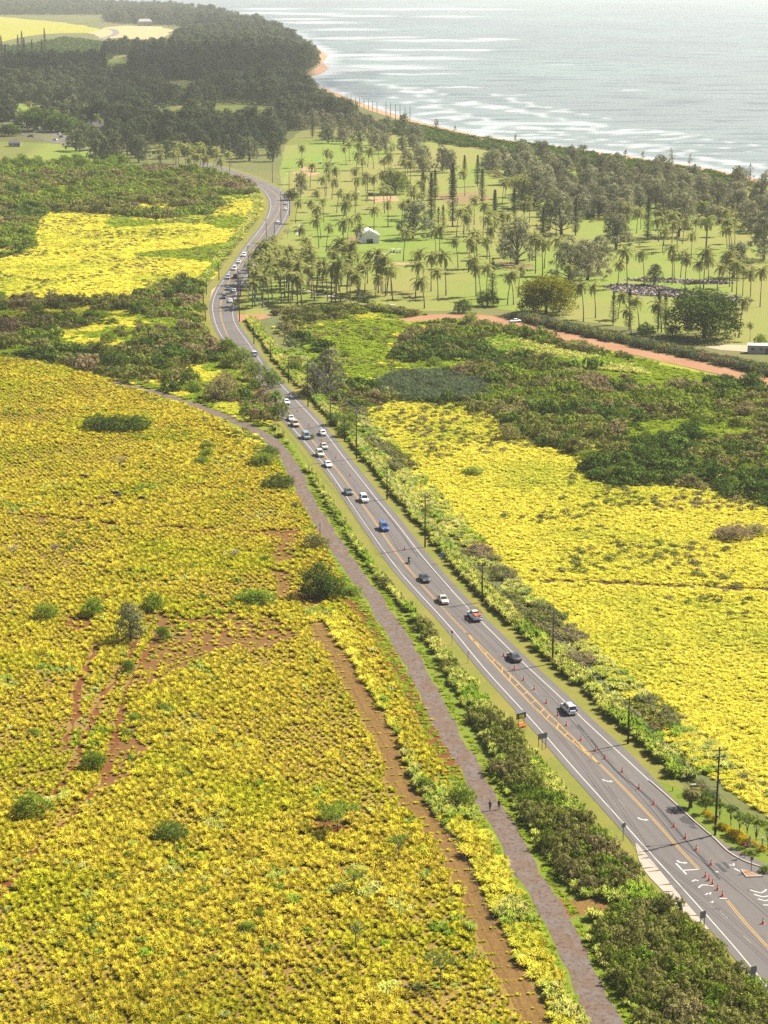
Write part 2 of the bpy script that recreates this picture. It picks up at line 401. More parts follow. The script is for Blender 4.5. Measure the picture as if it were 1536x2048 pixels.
n = len(edge); V = np.vstack([edge + (0, 0, 0.02), CWs]); i = np.arange(n - 1)
link('beach', np_mesh('beach', V, np.stack([i, i + n, i + n + 1, i + 1], 1), sandm))['kind'] = 'structure'

SURF = []                                                             # breaking waves: (line, half width)
for k, (px0, px1, py, hh) in enumerate(((745,975,18,2.4),(868,925,33,1.8),(595,650,28,2.0),(515,570,18,1.6),(520,545,26,2.2),(690,755,32,1.6),(605,655,45,3.2),(655,725,59,2.4),(580,630,38,1.6),
                         (640,720,77,2.2),(700,810,75,2.2),(770,890,100,2.0),(800,945,81,3.0),(915,955,100,2.2),(975,1000,78,2.0),(770,880,117,6),(730,800,135,8),(780,915,148,2.6),
                         (640,770,110,4),(665,760,160,2.6),(980,1190,247,5),(1195,1275,265,3.0),(1130,1175,258,2.2),(990,1110,275,5.0),(1330,1370,277,1.6),(880,960,174,1.6),(1085,1130,277,2),
                         (900,1010,262,4.5),(1230,1330,291,2.6),(640,700,140,6),(820,900,200,1.4),(950,1010,215,1.3),(1020,1060,190,1.1),(1250,1290,180,1.0),(1100,1140,130,1.0))):
    L = smooth(np.array([G(px0 + (px1 - px0) * u, py + 1.2 * math.sin(u * 9 + k), SEA_Z) for u in np.linspace(0, 1, 8)]), 12)
    SURF.append((L, abs(G(px0, py - hh, SEA_Z)[1] - G(px0, py + hh, SEA_Z)[1]) / 2 * 1.05))
for a_, b_, w_ in ((0, 4, 14), (4, 14, 13), (14, 22, 26), (22, 29, 55)): SURF.append((smooth(CW[a_:b_ + 1], 15), w_ * 1.5))   # wash along the sand
_r = np.random.RandomState(4)
CS = smooth(CW[2:15], 15); CSo = normals2(CS)
for k in range(26):                                                  # broken breakers running along the shore
    i_ = _r.randint(0, len(CS) - 14); m_ = _r.randint(6, 26); off = 25 + 150 * _r.rand() ** 1.3; L = CS[i_:i_ + m_].copy()
    if len(L) > 4: L = offset(L, -off); L[:, :2] += _r.normal(size=2) * 6; SURF.append((L, 5 + 9 * _r.rand()))
def sea_material():
    t = NT('sea'); p = t.pos()
    sp = t.scaled(p, (0.35, 1.0, 1.0), (0, 0, R(8)))
    n0 = t.bw(0.40, 0.62, t.noise(0.0016, t.scaled(p, (1.0, 0.6, 1)), 4, 0.6, 0.3))
    c = t.mix(n0, (0.1305, 0.1450, 0.1363), (0.1450, 0.1827, 0.1624))
    w1 = t.noise(0.035, sp, 5, 0.62, 0.6); w2 = t.noise(0.16, sp, 4, 0.6)
    c = t.mix(t.bw(0.52, 0.64, w1), c, (0.0667, 0.0841, 0.0812))
    caps = t.math('MULTIPLY', t.bw(0.71, 0.76, t.noise(0.055, t.scaled(p, (0.22, 1, 1)), 5, 0.7)), t.bw(0.5, 0.65, t.noise(0.004, p, 2)))
    fo = t.n('Attribute'); fo.attribute_name = 'foam'
    nf = t.math('ADD', t.math('MULTIPLY', t.noise(0.018, t.scaled(p, (0.5, 1, 1)), 6, 0.75), .75), t.math('MULTIPLY', t.noise(0.12, t.scaled(p, (0.3, 1, 1)), 4, 0.7), .3))
    f = t.bw(0.46, 0.80, t.math('ADD', nf, t.math('MULTIPLY', t.math('SUBTRACT', fo.outputs['Fac'], 0.6), 0.42)))
    f = t.math('MULTIPLY', f, t.math('MULTIPLY', fo.outputs['Fac'], 6.0, True))
    c = t.mix(t.math('MAXIMUM', caps, f), c, (0.3828, 0.3886, 0.3770))
    bmp = t.math('ADD', t.math('MULTIPLY', w1, 2.2), t.math('MULTIPLY', w2, 0.8))
    return t.surf(c, 0.36, 0.36, bump=bmp, bstr=1.0, bdist=1.8)
sea_m = sea_material()
ys = [-2000.0, 200.0, 700.0]; 
while ys[-1] < 9500: ys.append(ys[-1] * 1.0 + max(7.0, ys[-1] * 0.0065))
ys += [11000, 14000, 20000, 30000, 60000]
xs = np.concatenate([[-30000, -9000, -3000, -1500], np.arange(-900, 2500, 14.0), [3200, 5000, 9000, 30000]])
SX, SY = np.meshgrid(xs, np.array(ys)); nx = len(xs); ny = len(ys); sx, sy = SX.ravel(), SY.ravel(); fm = np.zeros(len(sx))
for L, w in SURF:
    lo = L.min(0) - w; hi = L.max(0) + w; k = np.where((sx > lo[0]) & (sx < hi[0]) & (sy > lo[1]) & (sy < hi[1]))[0]
    if not len(k): continue
    dd = dist_line(sx[k], sy[k], L[::2] if len(L) > 6 else L); fm[k] = np.maximum(fm[k], np.clip(1.15 - dd / w, 0, 1))
i_ = (np.arange(ny - 1)[:, None] * nx + np.arange(nx - 1)[None]).ravel()
me = np_mesh('sea', np.stack([sx, sy, np.full(len(sx), SEA_Z)], 1), np.stack([i_, i_ + 1, i_ + nx + 1, i_ + nx], 1), sea_m)
at_ = me.attributes.new('foam', 'FLOAT', 'POINT'); at_.data.foreach_set('value', fm.astype(np.float32)); link('sea', me)['kind'] = 'structure'

# grounds
sheet('field_soil', FIELD_L, 0.03, soil, 1.0)
sheet('meadow', FIELD_R, 0.03, meadow, 1.5)
sheet('golf_lawn', GOLF, 0.03, lawn, 1.5)
for P in LAWN_FAR: sheet('fairway', P, 0.03, lawn, 6, 40, 15)
sheet('far_field', YEL_FAR, 0.04, meadow, 20, 150, 60)
sheet('far_paddock', TAN_FAR, 0.05, ground_mat('dry_paddock', (0.42, 0.36, 0.16), (0.46, 0.36, 0.18), (0.38, 0.33, 0.15), 0.004, 0.05), 10, 100, 40)
# land by the left-hand scrub, and the grassy patches inside it
MEADOW_MID = GL([(-200,560),(0,520),(70,500),(75,450),(90,430),(170,428),(300,440),(400,445),(480,400),(520,395),(525,420),(480,470),(445,520),(415,560),(390,560),(330,570),(240,610),(130,600),(0,612),(-200,615)])
sheet('meadow', MEADOW_MID, 0.04, meadow, 9, 40)
MEADOW_ISLE = GL([(575,660),(640,645),(720,640),(800,640),(830,655),(800,690),(790,730),(800,760),(740,775),(690,770),(650,700)])
sheet('meadow', MEADOW_ISLE, 0.04, ground_mat('green_meadow', (0.20, 0.23, 0.022), (0.26, 0.27, 0.03), (0.16, 0.18, 0.02), 0.04, 0.6), 3, 20)
SCRUB_R = GL([(560,650),(640,625),(700,618),(840,628),(940,645),(1000,655),(1100,674),(1200,697),(1330,725),(1450,752),(1600,786),(1900,850),(2000,1090),(1800,1060),(1540,1020),(1470,1003),(1420,985),(1330,975),(1230,975),
              (1182,965),(1165,925),(1130,903),(1080,893),(1035,878),(985,835),(900,810),(800,806),(735,822),(700,830),(640,770),(590,710)])
SCRUB_L = GL([(-300,600),(0,598),(130,600),(240,608),(320,575),(390,560),(412,600),(420,660),(440,690),(490,700),(520,740),(575,800),(578,850),(520,850),(430,815),(330,785),(262,766),(130,733),(0,712),(-300,705)])
SCRUB_T = GL([(-300,340),(0,332),(240,338),(420,345),(500,365),(528,390),(520,400),(470,395),(400,440),(300,438),(170,425),(90,425),(60,470),(70,500),(0,520),(-300,560)])
for P in (SCRUB_R, SCRUB_L, SCRUB_T): sheet('scrub_floor', P, 0.02, brownscrub, 2, 20)

# roads and tracks
MIDL = relax(smooth(np.array([G(p[0] + 45 * s, p[1], 0) for p, s in zip(OLDp, [0.2]*3 + [.5]*4 + [1]*30)]), 4), 2)
strip('verge', LE, 3.6, 3.0, 0.045, verge, 0.6); strip('verge', RE[RE[:, 1] > G(0, 1610)[1]], 3.0, 3.4, 0.045, verge, 0.6, seed=9)
strip('grass_strip', OLD, 5.2, 6.4, 0.052, lush, 1.0, seed=3)
strip('old_road', OLD, 1.9, 1.9, 0.07, oldroad_m, 0.9, seed=1, wlen=4)
sheet('track_branch', GL([(1085,1790),(1130,1800),(1190,1800),(1262,1822),(1300,1840),(1262,1850),(1200,1828),(1150,1830),(1120,1850)]), 0.062, tan, 0.5, 4, 1.5)
strip('dirt_track', TRACK, 1.9, 1.9, 0.06, tan, 0.5, seed=4)
for o_ in (-0.85, 0.85): strip('wheel_rut', offset(TRACK, o_), 0.12, 0.12, 0.075, ground_mat('rut_earth', (0.12, 0.06, 0.02), (0.18, 0.10, 0.03), (0.22, 0.14, 0.04), .3, 1.5), 0.22, seed=int(o_ * 10) + 30, wlen=3)
strip('red_bank', RED, 1.7, 1.5, 0.065, red, 0.7, seed=6)
strip('red_road', REDROAD, 5.2, 5.2, 0.06, redroad_m, 0.7, seed=7)
for k, g in enumerate(GULLY): strip('gully_soil', g, .55, .55, 0.055 + 0.002 * k, red, 1.5, seed=11 + k, wlen=3)
for k, L in enumerate((LEDGE_L, LEDGE_R)): strip('soil_ledge', L, 1.2, 1.1, 0.058, (red, ground_mat('ledge_earth', (.09, .05, .018), (.13, .075, .025), (.17, .12, .035), .2, 1.2))[k], 0.7, seed=19 + k)
BARE = [GL(p) for p in ([(310,1225),(380,1238),(470,1225),(560,1235),(600,1270),(540,1300),(440,1300),(380,1330),(310,1370),(270,1390),(285,1310)],
                        [(215,1480),(270,1450),(300,1500),(260,1560),(210,1580)], [(545,1060),(590,1060),(590,1110),(585,1180),(560,1200),(545,1150)],
                        [(130,1235),(185,1238),(180,1268),(130,1262)], [(630,1640),(690,1640),(715,1662),(660,1672),(620,1660)],
                        [(380,1215),(440,1205),(470,1220),(420,1232)], [(590,1180),(640,1195),(660,1210),(600,1210)])]
for k, P in enumerate(BARE): sheet('bare_soil', P, 0.042 + 0.001 * k, red if k in (3, 4, 5, 6) else ground_mat('bare_soil%d' % k, (0.165, 0.075, 0.024), (0.20, 0.115, 0.036), (0.14, 0.055, 0.018), 0.1, 0.9), 1.0, 5, 1.5)
strip('far_road', smooth(GL([(195,78),(222,72),(232,66),(228,60),(215,57)]), 15), 7, 7, 0.09, ground_mat('grey_road', (0.24, 0.21, 0.19), (0.22, 0.2, 0.18), (0.2, 0.18, 0.17)), 0)
strip('access_road', smooth(GL([(-200,255),(0,262),(60,272),(130,288),(175,300)]), 6), 4, 4, 0.08, asphalt, 0.3)
strip('access_road', smooth(GL([(-200,228),(0,238),(70,256),(120,272),(138,280)]), 6), 5, 5, 0.085, asphalt, 0.3)
concrete = flat('concrete', (0.40, 0.34, 0.27), 0.9, 0.2, var=0.15, s=0.8)
pale_dirt = ground_mat('pale_dirt', (0.50, 0.38, 0.26), (0.44, 0.33, 0.22), (0.38, 0.28, 0.18), 0.1, 0.9)
sheet('dirt_lot', GL([(1410,694),(1450,690),(1530,690),(1600,700),(1700,735),(1620,722),(1520,706),(1440,700)]), 0.06, pale_dirt, 0.8, 5, 2)
sheet('junction_apron', GL([(466,642),(468,630),(490,629),(530,628),(545,634),(520,640),(480,643)]), 0.066, redroad_m, 0.5, 6, 2)
sheet('pullout', GL([(420,598),(424,580),(434,573),(430,590),(428,610),(430,625),(423,620)]), 0.07, pale_dirt, 0.3, 5, 2)
for P in ([(835,500+27),(800,531),(768,527),(775,522),(800,526)], [(598,336),(630,332),(637,336),(620,341),(600,341)], [(584,345),(630,343),(642,347),(620,352),(590,351)], [(735,395),(790,392),(800,402),(750,404)]):
    sheet('sand_bunker', GL(P), 0.06, ground_mat('bunker_sand', (0.44, 0.27, 0.15), (0.40, 0.25, 0.14), (0.36, 0.22, 0.12)), 1.0, 8, 3)
for P in ([(690,473),(742,468),(760,480),(735,487),(695,484)], [(1000,520),(1060,528),(1050,540),(1000,538)], [(860,390),(960,383),(990,400),(900,410)]):
    sheet('dry_lawn', GL(P), 0.055, ground_mat('dry_lawn', (0.26, 0.175, 0.08), (0.24, 0.18, 0.07), (0.20, 0.16, 0.055)), 4, 15, 4)
CART = [smooth(GL(p), 3) for p in ([(596,470),(599,458),(602,450)], [(750,520),(748,512),(760,507),(790,508)], [(568,560),(590,568),(620,582),(660,592),(720,602),(790,610)])]
LOOP = smooth(GL([(-60,432),(-10,437),(15,448),(33,465),(38,478),(28,490),(5,500),(-60,512)]), 4); strip('dirt_loop', LOOP, 3.0, 3.0, .06, oldroad_m, .8); CART = CART
for L in CART: strip('cart_path', L, 1.2, 1.2, 0.07, concrete, 0.15)

# ------------------------------------------------------------------ the highway
def even(L, n):
    s = np.concatenate([[0], np.cumsum(np.linalg.norm(np.diff(L[:, :2], axis=0), axis=1))]); t = np.linspace(0, s[-1], n); return np.stack([np.interp(t, s, L[:, k]) for k in range(3)], 1)
YCp = [(934,1267),(910,1243),(866,1196),(811,1131),(780,1089),(744,1036),(710,989),(684,953),(645,906),(606,859),(580,825),(540,782),(505,738),(480,708),(463,687),(450,660),(442,633),(441,617),(444,597),(458,563),(475,537),(493,507),(517,480),(536,456),(553,432),(560,415),(559,400),(550,387),(533,376),(500,359),(468,348)]
AXIS = smooth(GL([(1790,2200),(1660,2048),(1536,1896),(1454,1802),(1398,1740),(1314,1647),(1199,1529),(1094,1424),(1004,1334)] + YCp), 6)
nR, nC = 700, 15; EL, ER = even(LE, nR), even(RE, nR); V = np.concatenate([EL + (ER - EL) * u for u in np.linspace(0, 1, nC)]); V[:, 2] = 0.09
i_ = (np.arange(nC - 1)[:, None] * nR + np.arange(nR - 1)[None]).ravel()
me = np_mesh('highway', V, np.stack([i_, i_ + nR, i_ + nR + 1, i_ + 1], 1), asphalt)
at_ = me.attributes.new('lateral', 'FLOAT', 'POINT'); at_.data.foreach_set('value', dist_line(V[:, 0], V[:, 1], AXIS).astype(np.float32)); link('highway', me)['kind'] = 'structure'
def paint_material(name, c):
    t = NT(name); p = t.pos(); n_ = t.bw(0.48, 0.7, t.noise(1.2, p, 5, 0.75))
    return t.surf(t.mix(n_, c, tuple(x * 0.6 + 0.04 for x in c)), 0.7, 0.3)
white = paint_material('white_paint', (0.3472, 0.3286, 0.2976)); yellow = paint_material('yellow_paint', (0.3472, 0.2046, 0.0465))
patch_m = flat('tar_patch', (0.045, 0.042, 0.042), 0.8, 0.3)
strip('edge_line', LW, 0.085, 0.085, 0.105, white); strip('edge_line', RW[RW[:, 1] > G(0, 1655)[1]], 0.08, 0.08, 0.105, white)
YAp = [(1790,2200),(1660,2048),(1536,1896),(1490,1848),(1454,1802)]
YBp = [(1398,1740),(1359,1700),(1314,1647),(1275,1606),(1236,1565),(1215,1545),(1199,1529)]
YCp = [(934,1267),(910,1243),(866,1196),(811,1131),(780,1089),(744,1036),(710,989),(684,953),(645,906),(606,859),(580,825),(540,782),(505,738),(480,708),(463,687),(450,660),(442,633),(441,617),(444,597),(458,563),(475,537),(493,507),(517,480),(536,456),(553,432),(560,415),(559,400),(550,387),(533,376),(500,359),(468,348)]
LADR = [(1199,1529),(1184,1513),(1152,1484),(1121,1453),(1094,1424),(1077,1407),(1040,1369),(1004,1334),(967,1300),(934,1267)]
LADL = [(1199,1529),(1176,1513),(1144,1486),(1117,1463),(1098,1450),(1066,1415),(1040,1383),(1009,1352),(983,1326),(957,1295),(934,1267)]
def dbl(P, gap=0.16, rx=3):
    L = relax(smooth(GL(P), 3), rx)
    for s in (-gap, gap): strip('centre_line', offset(L, s), 0.06, 0.06, 0.106, yellow)
dbl(YAp); dbl(YBp); dbl(YCp)
lr = relax(smooth(GL(LADR), 1.5), 80); ll = relax(smooth(GL(LADL), 1.5), 80)
dbl(LADR, 0.12, 20); dbl(LADL, 0.12, 20)
def bar(A, B, w, m, name, z=0.108):
    L = smooth(np.array([A, B], float), 1.0); return strip(name, L, w / 2, w / 2, z, m)
for py in range(1276, 1524, 16):                                     # rungs between the pairs of yellow lines
    a = lr[np.argmin(np.abs(lr[:, 1] - G(0, py - 4)[1]))]; b = ll[np.argmin(np.abs(ll[:, 1] - G(0, py + 4)[1]))]
    if np.linalg.norm(a - b) > 0.7: bar(a, b, 0.2, yellow, 'median_rung')
for P in ([(1384,1764),(1391,1761),(1397,1763)], [(1397,1777),(1405,1771),(1427,1773)], [(1410,1791),(1416,1788),(1420,1790),(1421,1786)], [(1420,1805),(1424,1807),(1426,1803)],
          [(1500,1781),(1522,1787),(1533,1780)], [(1508,1790),(1526,1795),(1538,1793)], [(1516,1799),(1530,1803),(1540,1800)], [(1526,1811),(1544,1812)],
          [(1365,1742),(1380,1741),(1397,1740)], [(1366,1743),(1373,1750)], [(1352,1728),(1365,1742)], [(1468,1738),(1485,1746)], [(1459,1731),(1468,1732),(1467,1728)], [(1430,1745),(1437,1745)],
          [(1439,1798),(1454,1798)]):
    strip('road_marking', smooth(GL(P), 0.6), 0.14, 0.14, 0.108, white)
def arrow(px, py):
    """curved turn arrow: shaft and head"""
    S = smooth(GL([(px - 11, py - 3.2), (px - 7, py - 0.2), (px - 1, py + 1.2), (px + 4, py + 1.4)]), 0.4); V, F = ribbon_mesh(S, 0.17, 0.17, 0.109)
    H = GL([(px + 3, py - 0.8), (px + 11, py + 1.6), (px + 2.2, py + 3.6)]); H[:, 2] = 0.109
    me = np_mesh('turn_arrow', np.vstack([V, H]), [F, np.array([[len(V), len(V) + 2, len(V) + 1]])], white); link('turn_arrow', me)['kind'] = 'structure'
for a in ((1216, 1562.5), (1287, 1639.5), (1365, 1725.5)): arrow(*a)
for i, (a, b) in enumerate(((1062,1378),(1055,1367),(1100,1391),(1131,1428),(1168,1466),(1196,1497),(1228,1530),(1260,1560),(1201,1561),(1235,1600),(1441,1825),(1487,1874))):
    for q in range(5): bar(G(a + q * 3.2, b + q * 3.0), G(a + q * 3.2 + 1.2, b + q * 3.0), 0.22, white, 'lane_dot')
for P in ([(1331,1616),(1340,1614),(1357,1628),(1346,1628)], [(1358,1640),(1367,1632),(1382,1640),(1392,1652),(1378,1649),(1366,1645)], [(1376,1652),(1388,1652),(1398,1660),(1384,1658)],
          [(1429,1728),(1437,1728),(1456,1745),(1447,1746)], [(1443,1724),(1452,1725),(1462,1738),(1456,1739)]):
    sheet('tar_patch', GL(P), 0.1, patch_m, 0.25, 1.5, 0.6)
bar(G(1180,1510), G(1236,1496), 0.18, patch_m, 'tar_seam', 0.104)
# tyre-darkened seams along the lanes
for k, (P, w) in enumerate((([(1440,1760),(1370,1680),(1300,1600),(1230,1540),(1180,1478),(1155,1450)], 0.2), ([(835,1115),(800,1065),(765,1020),(735,985)], 0.12), ([(900,1180),(860,1135),(833,1105)], 0.1))):
    strip('tar_seam', smooth(GL(P), 3), w, w, 0.103 + 0.0005 * k, patch_m, 0.1, seed=k)
# sidewalk of concrete slabs
wl_ = smooth(GL([(1270,1688),(1285,1737),(1334,1792),(1373,1835),(1400,1853),(1420,1863)]), 0.5); wr_ = smooth(GL([(1274,1688),(1314,1735),(1357,1789),(1398,1836),(1410,1850),(1421,1863)]), 0.5)
walk = thing('sidewalk', None, None, G(1340, 1780)); walk['kind'] = 'structure'; wl0 = np.array(walk.location)
ns = 26
for i in range(ns):
    u0 = i / ns; u1 = (i + 0.93) / ns
    q = lambda L, u: L[min(len(L) - 1, int(u * (len(L) - 1)))]
    P = [q(wl_, u0), q(wr_, u0), q(wr_, u1), q(wl_, u1)]
    mb = MB(); mb.add([tuple(p + (0, 0, z) - wl0) for z in (0.0, 0.12) for p in P], [(0,1,2,3), (4,5,6,7), (0,1,5,4), (1,2,6,5), (2,3,7,6), (3,0,4,7)])
    mb.build('slab', concrete, walk)
# kerb along the entrance and the little triangular island
kl = smooth(GL([(1300,1562),(1340,1597),(1383,1637),(1426,1674),(1460,1706),(1500,1727),(1545,1740),(1600,1752)]), 1.0)
kb = MB(); kp = offset(kl, -0.25); rings = []
for a, b in zip(kl, kp): rings.append([(a[0], a[1], 0.05), (a[0], a[1], 0.22), (b[0], b[1], 0.22), (b[0], b[1], 0.05)])
kb.loft(rings); kb.build('kerb', concrete)['kind'] = 'structure'
isl = GL([(1480,1741),(1489,1742),(1526,1755),(1492,1756)]); ib = MB()
ib.add([tuple(p + (0, 0, z)) for z in (0.08, 0.24) for p in isl], [(4,5,6,7), (0,1,5,4), (1,2,6,5), (2,3,7,6), (3,0,4,7)])
ib.build('traffic_island', concrete)['kind'] = 'structure'
c_ = isl.mean(0); isl2 = c_ + (isl - c_) * 0.78; isl2[:, 2] = 0.245
sheet('island_paving', isl2, 0.245, flat('brick_paving', (0.30, 0.15, 0.07), 0.9))
sheet('entrance_lawn', GL([(1290,1556),(1330,1592),(1370,1628),(1416,1668),(1455,1703),(1500,1728),(1560,1745),(1640,1750),(1640,1700),(1500,1640),(1420,1600),(1370,1585),(1330,1570)]) + np.array([0.5, 0, 0]), 0.082, ground_mat('entrance_lawn', (0.12, 0.175, 0.016), (0.155, 0.20, 0.022), (0.20, 0.19, 0.035), 0.1, 1.2, 0.4), 0)
# ------------------------------------------------------------------ plants: leaf geometry
def unit(v): return v / (np.linalg.norm(v, axis=-1, keepdims=True) + 1e-9)
def leaf_quads(rng, C, N, size, asp=1.0, droop=None):
    """one bent diamond leaf per centre C facing about N"""
    n = len(C); N = unit(N); T = rng.normal(size=(n, 3))
    if droop is not None: T = T * 0.35 + droop
    T = unit(T - N * (T * N).sum(1, keepdims=True)); B = np.cross(N, T)
    s = np.asarray(size).reshape(-1, 1) * np.ones((n, 1))
    V = np.stack([C - T * s, C + B * s * asp * .5 + N * s * .12, C + T * s, C - B * s * asp * .5 + N * s * .12], 1).reshape(-1, 3)
    return V, np.arange(4 * n).reshape(n, 4)
def crown(rng, lobes, nclump, per, spread, size, asp=0.8, rough=0.55, shell=0.72, flat_=1.0, droop=None, cut=-0.55):
    """clumps of leaves over the lobes [(centre, radii)]; returns V, F, var"""
    L = [(np.array(c, float), np.array(r, float) * np.ones(3)) for c, r in lobes]
    w = np.array([r[0] * r[1] + r[0] * r[2] for c, r in L]); w /= w.sum()
    k = rng.choice(len(L), nclump * 2, p=w)
    d = unit(rng.normal(size=(nclump * 2, 3))); keep = d[:, 2] > cut; k = k[keep][:nclump]; d = d[keep][:nclump]
    c = np.array([L[i][0] for i in k]); r = np.array([L[i][1] for i in k])
    rad = shell + (1 - shell) * rng.rand(len(k), 1) ** 0.5
    P = c + d * r * rad
    Nn = unit(d / r)
    cv = rng.rand(len(k))
    C = np.repeat(P, per, 0) + rng.normal(size=(len(P) * per, 3)) * spread * np.array([1, 1, flat_])
    N = np.repeat(Nn, per, 0) + rng.normal(size=C.shape) * rough
    var = np.clip(np.repeat(cv, per) * .85 + rng.rand(len(C)) * .25 - .05, 0, 1)
    dr = None if droop is None else np.array(droop, float) + np.repeat(Nn, per, 0) * 0.8
    V, F = leaf_quads(rng, C, N, size * (0.7 + 0.6 * rng.rand(len(C))), asp, dr)
    return V, F, var
def limb_mesh(name, paths, mat, n=5):
    mb = MB()
    for P, r in paths: mb.tube(P, r, n)
    return mb.mesh(name, mat, True)

bark = flat('bark', (0.16, 0.13, 0.10), 0.95, 0.1, var=0.3); palebark = flat('pale_bark', (0.34, 0.29, 0.23), 0.95, 0.1, var=0.25)
palmbark = flat('palm_bark', (0.20, 0.165, 0.125), 0.95, 0.1, var=0.25)

# --- materials of leaves
m_iron = leaf_mat('ironwood_needles', (0.20, 0.235, 0.105), (0.42, 0.43, 0.22), (0.37, 0.33, 0.175), 0.22, 0.7)
m_forest = leaf_mat('forest_needles', (0.105, 0.15, 0.06), (0.24, 0.275, 0.115), (0.20, 0.20, 0.10), 0.2, 0.6, 0.006, (0.085, 0.12, 0.06), lo=.45, hi=.6)
m_palm = leaf_mat('palm_fronds', (0.13, 0.17, 0.03), (0.42, 0.43, 0.13), (0.38, 0.34, 0.11), 0.3, 0.5)
m_pine = leaf_mat('pine_needles', (0.075, 0.10, 0.04), (0.14, 0.16, 0.06), (0.11, 0.125, 0.06), 0.25, 0.5)
m_broad = leaf_mat('broad_leaves', (0.13, 0.23, 0.018), (0.33, 0.45, 0.045), (0.28, 0.34, 0.045), 0.2, 0.6)
m_dark = leaf_mat('dark_leaves', (0.065, 0.13, 0.018), (0.20, 0.30, 0.045), (0.15, 0.19, 0.04), 0.16, 0.5)
m_gold = leaf_mat('gold_leaves', (0.15, 0.20, 0.015), (0.46, 0.40, 0.025), (0.24, 0.27, 0.02), 0.22, 0.3)
m_lime = leaf_mat('lime_leaves', (0.18, 0.28, 0.02), (0.40, 0.50, 0.065), (0.32, 0.37, 0.05), 0.22, 0.6)
m_koa = leaf_mat('scrub_leaves', (0.15, 0.21, 0.02), (0.38, 0.43, 0.06), (0.36, 0.29, 0.12), 0.2, 0.7, 0.03, (0.42, 0.30, 0.17), lo=0.50, hi=0.64)
m_grey = leaf_mat('silver_scrub_leaves', (0.11, 0.16, 0.07), (0.26, 0.31, 0.16), (0.19, 0.23, 0.10), 0.3, 0.5)
m_yel = leaf_mat('yellow_blades', (0.49, 0.42, 0.024), (1.02, 0.89, 0.068), (0.74, 0.54, 0.08), 0.28, 0.65, 0.03, (0.62, 0.60, 0.03), 0.85, 1.1, 0.48, 0.66)
m_yel2 = leaf_mat('field_blades', (0.58, 0.53, 0.03), (1.06, 0.95, 0.095), (0.95, 0.81, 0.125), 0.3, 0.6, 0.022, (0.50, 0.56, 0.05), 0.92, 1.08, 0.47, 0.70)
m_cane = leaf_mat('tall_grass_blades', (0.38, 0.46, 0.04), (0.68, 0.69, 0.13), (0.68, 0.60, 0.20), 0.3, 0.7, 0.06, (0.26, 0.40, 0.03), 0.85, 1.15)
m_green = leaf_mat('green_blades', (0.21, 0.33, 0.015), (0.38, 0.47, 0.04), (0.36, 0.42, 0.035), 0.4, 0.5)
m_dead = leaf_mat('bare_twigs', (0.30, 0.25, 0.19), (0.42, 0.36, 0.29), (0.36, 0.30, 0.22), 0.1, 0.5)
m_flower = leaf_mat('yellow_blossom', (0.72, 0.50, 0.012), (0.85, 0.62, 0.02), (0.50, 0.46, 0.03), 0.3, 0.2)

# --- grass clumps: arching blades (unit size: about 1 m across, 0.8 m high)
def tuft(name, seed, mat, n=64, w=0.055, h=0.8, r=0.55, base=0.22, tip=0.55):
    rng = np.random.RandomState(seed); V = []; F = []; T = []; var = []
    for i in range(n):
        a = rng.rand() * 6.283; rr = base * math.sqrt(rng.rand()); lean = (0.25 + 0.75 * rng.rand()) * r; hh = h * (0.65 + 0.45 * rng.rand()) * (1 - 0.35 * (lean / r) ** 2)
        d = np.array((math.cos(a), math.sin(a), 0)); s = np.array((-d[1], d[0], 0)) * w * (0.7 + .6 * rng.rand())
        p0 = d * rr * 0.6; p1 = d * (rr + lean * 0.45) + (0, 0, hh * 0.85); p2 = d * (rr + lean) + np.array((0, 0, hh * (tip + 0.35 * rng.rand())))
        b = len(V); V += [p0 - s * .7, p0 + s * .7, p1 + s, p1 - s, p2]; F.append((b, b+1, b+2, b+3)); T.append((b+3, b+2, b+4)); v = rng.rand(); var.append(v)
    return np_mesh(name, V, [np.array(F), np.array(T)], mat, np.array(var + [min(1, v + .15) for v in var]))
LIB = {}
def lib(key, meshes):
    """variants kept in a collection outside the scene, picked by the scattering nodes"""
    c = bpy.data.collections.new('variants_' + key)
    for i, me in enumerate(meshes):
        c.objects.link(bpy.data.objects.new('%s_%02d' % (key, i), me))
    LIB[key] = (c, len(meshes)); return c
lib('tuft', [tuft('tuft', i, m_yel, 120, .03, .85, .46, .30, .72) for i in range(5)])
lib('meadow', [tuft('meadow_tuft', 20 + i, m_yel2, 100, 0.032, 0.75, 0.62, 0.42, .62) for i in range(5)])
lib('cane', [tuft('cane_clump', 40 + i, m_cane, 110, 0.035, 1.0, 0.5, 0.35) for i in range(5)])
lib('green', [tuft('green_tuft', 60 + i, m_green, 46, 0.07, 0.6, 0.7, 0.4) for i in range(3)])
def shrub(name, seed, mat, ncl=60, per=7, size=0.12, tall=0.75, asp=0.7):
    rng = np.random.RandomState(seed); lobes = []
    for i in range(7):
        a = i * 2.4 + rng.rand(); d = 0.75 * math.sqrt((i + .3) / 7); q = 0.26 + .2 * rng.rand()
        lobes.append(((d * math.cos(a), d * math.sin(a), tall * (0.75 - .42 * d * d + .28 * (rng.rand() - .5))), (q, q, q * .9)))
    V, F, var = crown(rng, lobes, ncl, per, 0.06, size, asp, 0.32, 0.85, cut=-.35)
    V[:, 2] = np.maximum(V[:, 2], 0.0)
    return np_mesh(name, V, F, mat, var)
lib('koa', [shrub('shrub', 100 + i, m_koa, 52, 10, 0.105) for i in range(5)])
lib('koa_fine', [shrub('shrub', 600 + i, m_koa, 75, 13, 0.085, 0.8) for i in range(5)])
lib('darkshrub', [shrub('shrub', 120 + i, m_dark, 60, 8, 0.11) for i in range(4)])
lib('limeshrub', [shrub('shrub', 140 + i, m_lime, 60, 8, 0.12) for i in range(4)])
